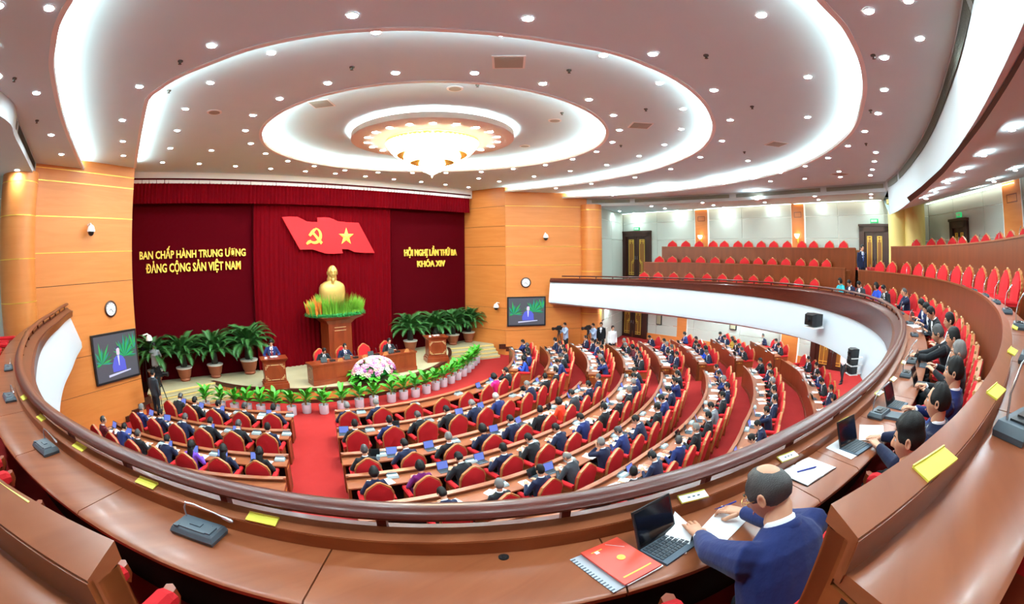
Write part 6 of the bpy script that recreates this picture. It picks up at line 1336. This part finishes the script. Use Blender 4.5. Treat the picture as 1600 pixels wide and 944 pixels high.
for x in (MU, MS, TB1, TB0, TB2, MN, *PPR): drop(x)
# ================================================================== CEILING LIGHTS
def lamp_proto():
    t = thing('downlight', 'lamp', 'lamp')
    m = MB(); m.lathe([(.1, 0), (.1, -.012), (.078, -.012), (.078, 0)], 16, cap=False); m.build('trim_ring', [M_TRIMW], t)
    m = MB(); m.lathe([(.078, .0), (.07, -.004), (.03, -.012), (.001, -.014)], 14, cap=False); m.build('lens', [M_LAMP], t)
    return t
LP = lamp_proto(); reg(LP)
DL = {0: [(77,12),(57,145),(80,210.6),(96,241),(1131,286.5),(1041,297),(957,304.6),(1357.4,17),(1381.8,89.6),(1381.6,140),(1372,177),(1351,204.8),(1324.8,228),(1293.6,246.6),(1258,259.3),(1220.5,269.6),(1175.6,279),(1368.5,238),(1366,252),(1363,264.7),(1360,273.8),(1310.7,267.8),(1312.7,276.4),(1257.4,279),(1203.8,283)],
      1: [(218,135),(191,187.5),(192,220.7),(193,243),(550.6,23.7),(330.5,71),(825,28.6),(1020,84),(1115.5,140.8),(1140.7,187.4),(1128,219.9),(1094,245.4),(1048,264),(992,277),(924,287),(868.5,294),(1189.6,23),(1262.6,120),(1261.8,182.8),(1224.5,224),(1168.8,251)],
      2: [(290,170),(277,203.8),(266,231.4),(424,82.5),(328.8,129),(512,129.6),(437,154),(395,180),(383.6,203.8),(392,224),(415,239.7),(449.8,251.5),(491,259.5),(538.8,266),(590.7,269.3),(330.5,235),(587,50),
          (784,53),(618,113.8),(741.4,113.8),(848,130.6),(752,268.5),(802,263.8),(852,257.7),(894.6,248.5),(834.5,275.5),(780,283.5),(748,278.7),(697,270),(644.5,270),(891,267),(942.6,86),(1030.7,129.7),(920,155.4),(958.6,180),(1067,170),(968,203.3),(957,222),(932,237),(1064.6,201.7),(1038,226),(998.4,243.8),(948,257.7)],
      9: [(27,265.5),(945,327.5),(968,330),(990.7,333),(1018,322),(1039,325.7),(1058.7,329),(1097.8,316.7),(1114.7,320.5),(1130.6,324),(1183,311.4),(1194.8,316),(1206,320.5),(1272.9,306.6),(1279,311.8),(1283.5,316.9),(1360.8,303.4),(1361,308.8),(1361,313.5),(1580,197.5),(1536,238.7),(1503,264.6),(1480.5,283),(1462,297),(1447,308),(1586,263),(1553,281),(1528,295),(1507,305.7),(1490.6,314.4),(1476.6,321.5)],
      8: [(254,253.6),(311.5,255.7),(368,259.5),(423,263.4),(477,267.5),(524,271),(571,275.5),(615.5,280),(658,284),(696,288.5),(732,292.5)]}
DN = {0: 'outermost ceiling ring', 1: 'second ceiling ring', 2: 'inner ceiling ring', 9: 'low soffit over the balcony', 8: 'row in front of the red valance'}
for k, L in DL.items():
    z = ZSOF-.002 if k == 9 else ZC[2 if k == 8 else k]-.002
    for i, (u, v) in enumerate(sorted(L)): dup(LP, slope_pt(u, v)-Vector((0, 0, .045)) if k == 9 and u > 1440 else onz(u, v, z), 0, 'round recessed downlight, %s from left, %s' % (nm(i+1), DN[k]), 'downlights in the '+DN[k])
# lamps in the underside of the balcony
k_ = 0
for off, n_ in ((1.6, 16), (3.6, 18)):
    for p in frange(22, 112, n_):
        k_ += 1; dup(LP, bal(p, off, zbot(p)-.302), 0, 'downlight under the balcony, %s from the rear, %s ring' % (nm(int((p-22)/90*(n_-1)+.5)+1), 'inner' if off < 2 else 'outer'), 'downlights under the balcony')
for i, p in enumerate(frange(-84, -10, 14)): dup(LP, bal(p, .9, ZC[0]-.002), 0, 'downlight in the outermost ring above the near desks, %s from the left' % nm(i+1), 'downlights above the near desks')
for i, (x, y) in enumerate(((-13.6, 1), (-14.6, 4), (-15, 8), (-15.4, 12))): dup(LP, Vector((x, y, ZSOF-.002)), 0, 'downlight in the low soffit beyond the frame, %s of the run' % nm(i+1), 'downlights beyond the frame')
for i, (x, y) in enumerate(((-12, -3.6), (-10, -3.6), (-7.5, -3.6), (-5, -3.6), (-9, -5.6), (-6, -5.8), (-3, -5.8))): dup(LP, Vector((x, y, beam_z(Vector((x, y, 0)))+(2.7-beam_z(Vector((x, y, 0))))*(-2.1-y)/6.1-.03)), 0, 'downlight in the rear soffit beyond the frame, %s of seven' % nm(i+1), 'downlights beyond the frame')
drop(LP)
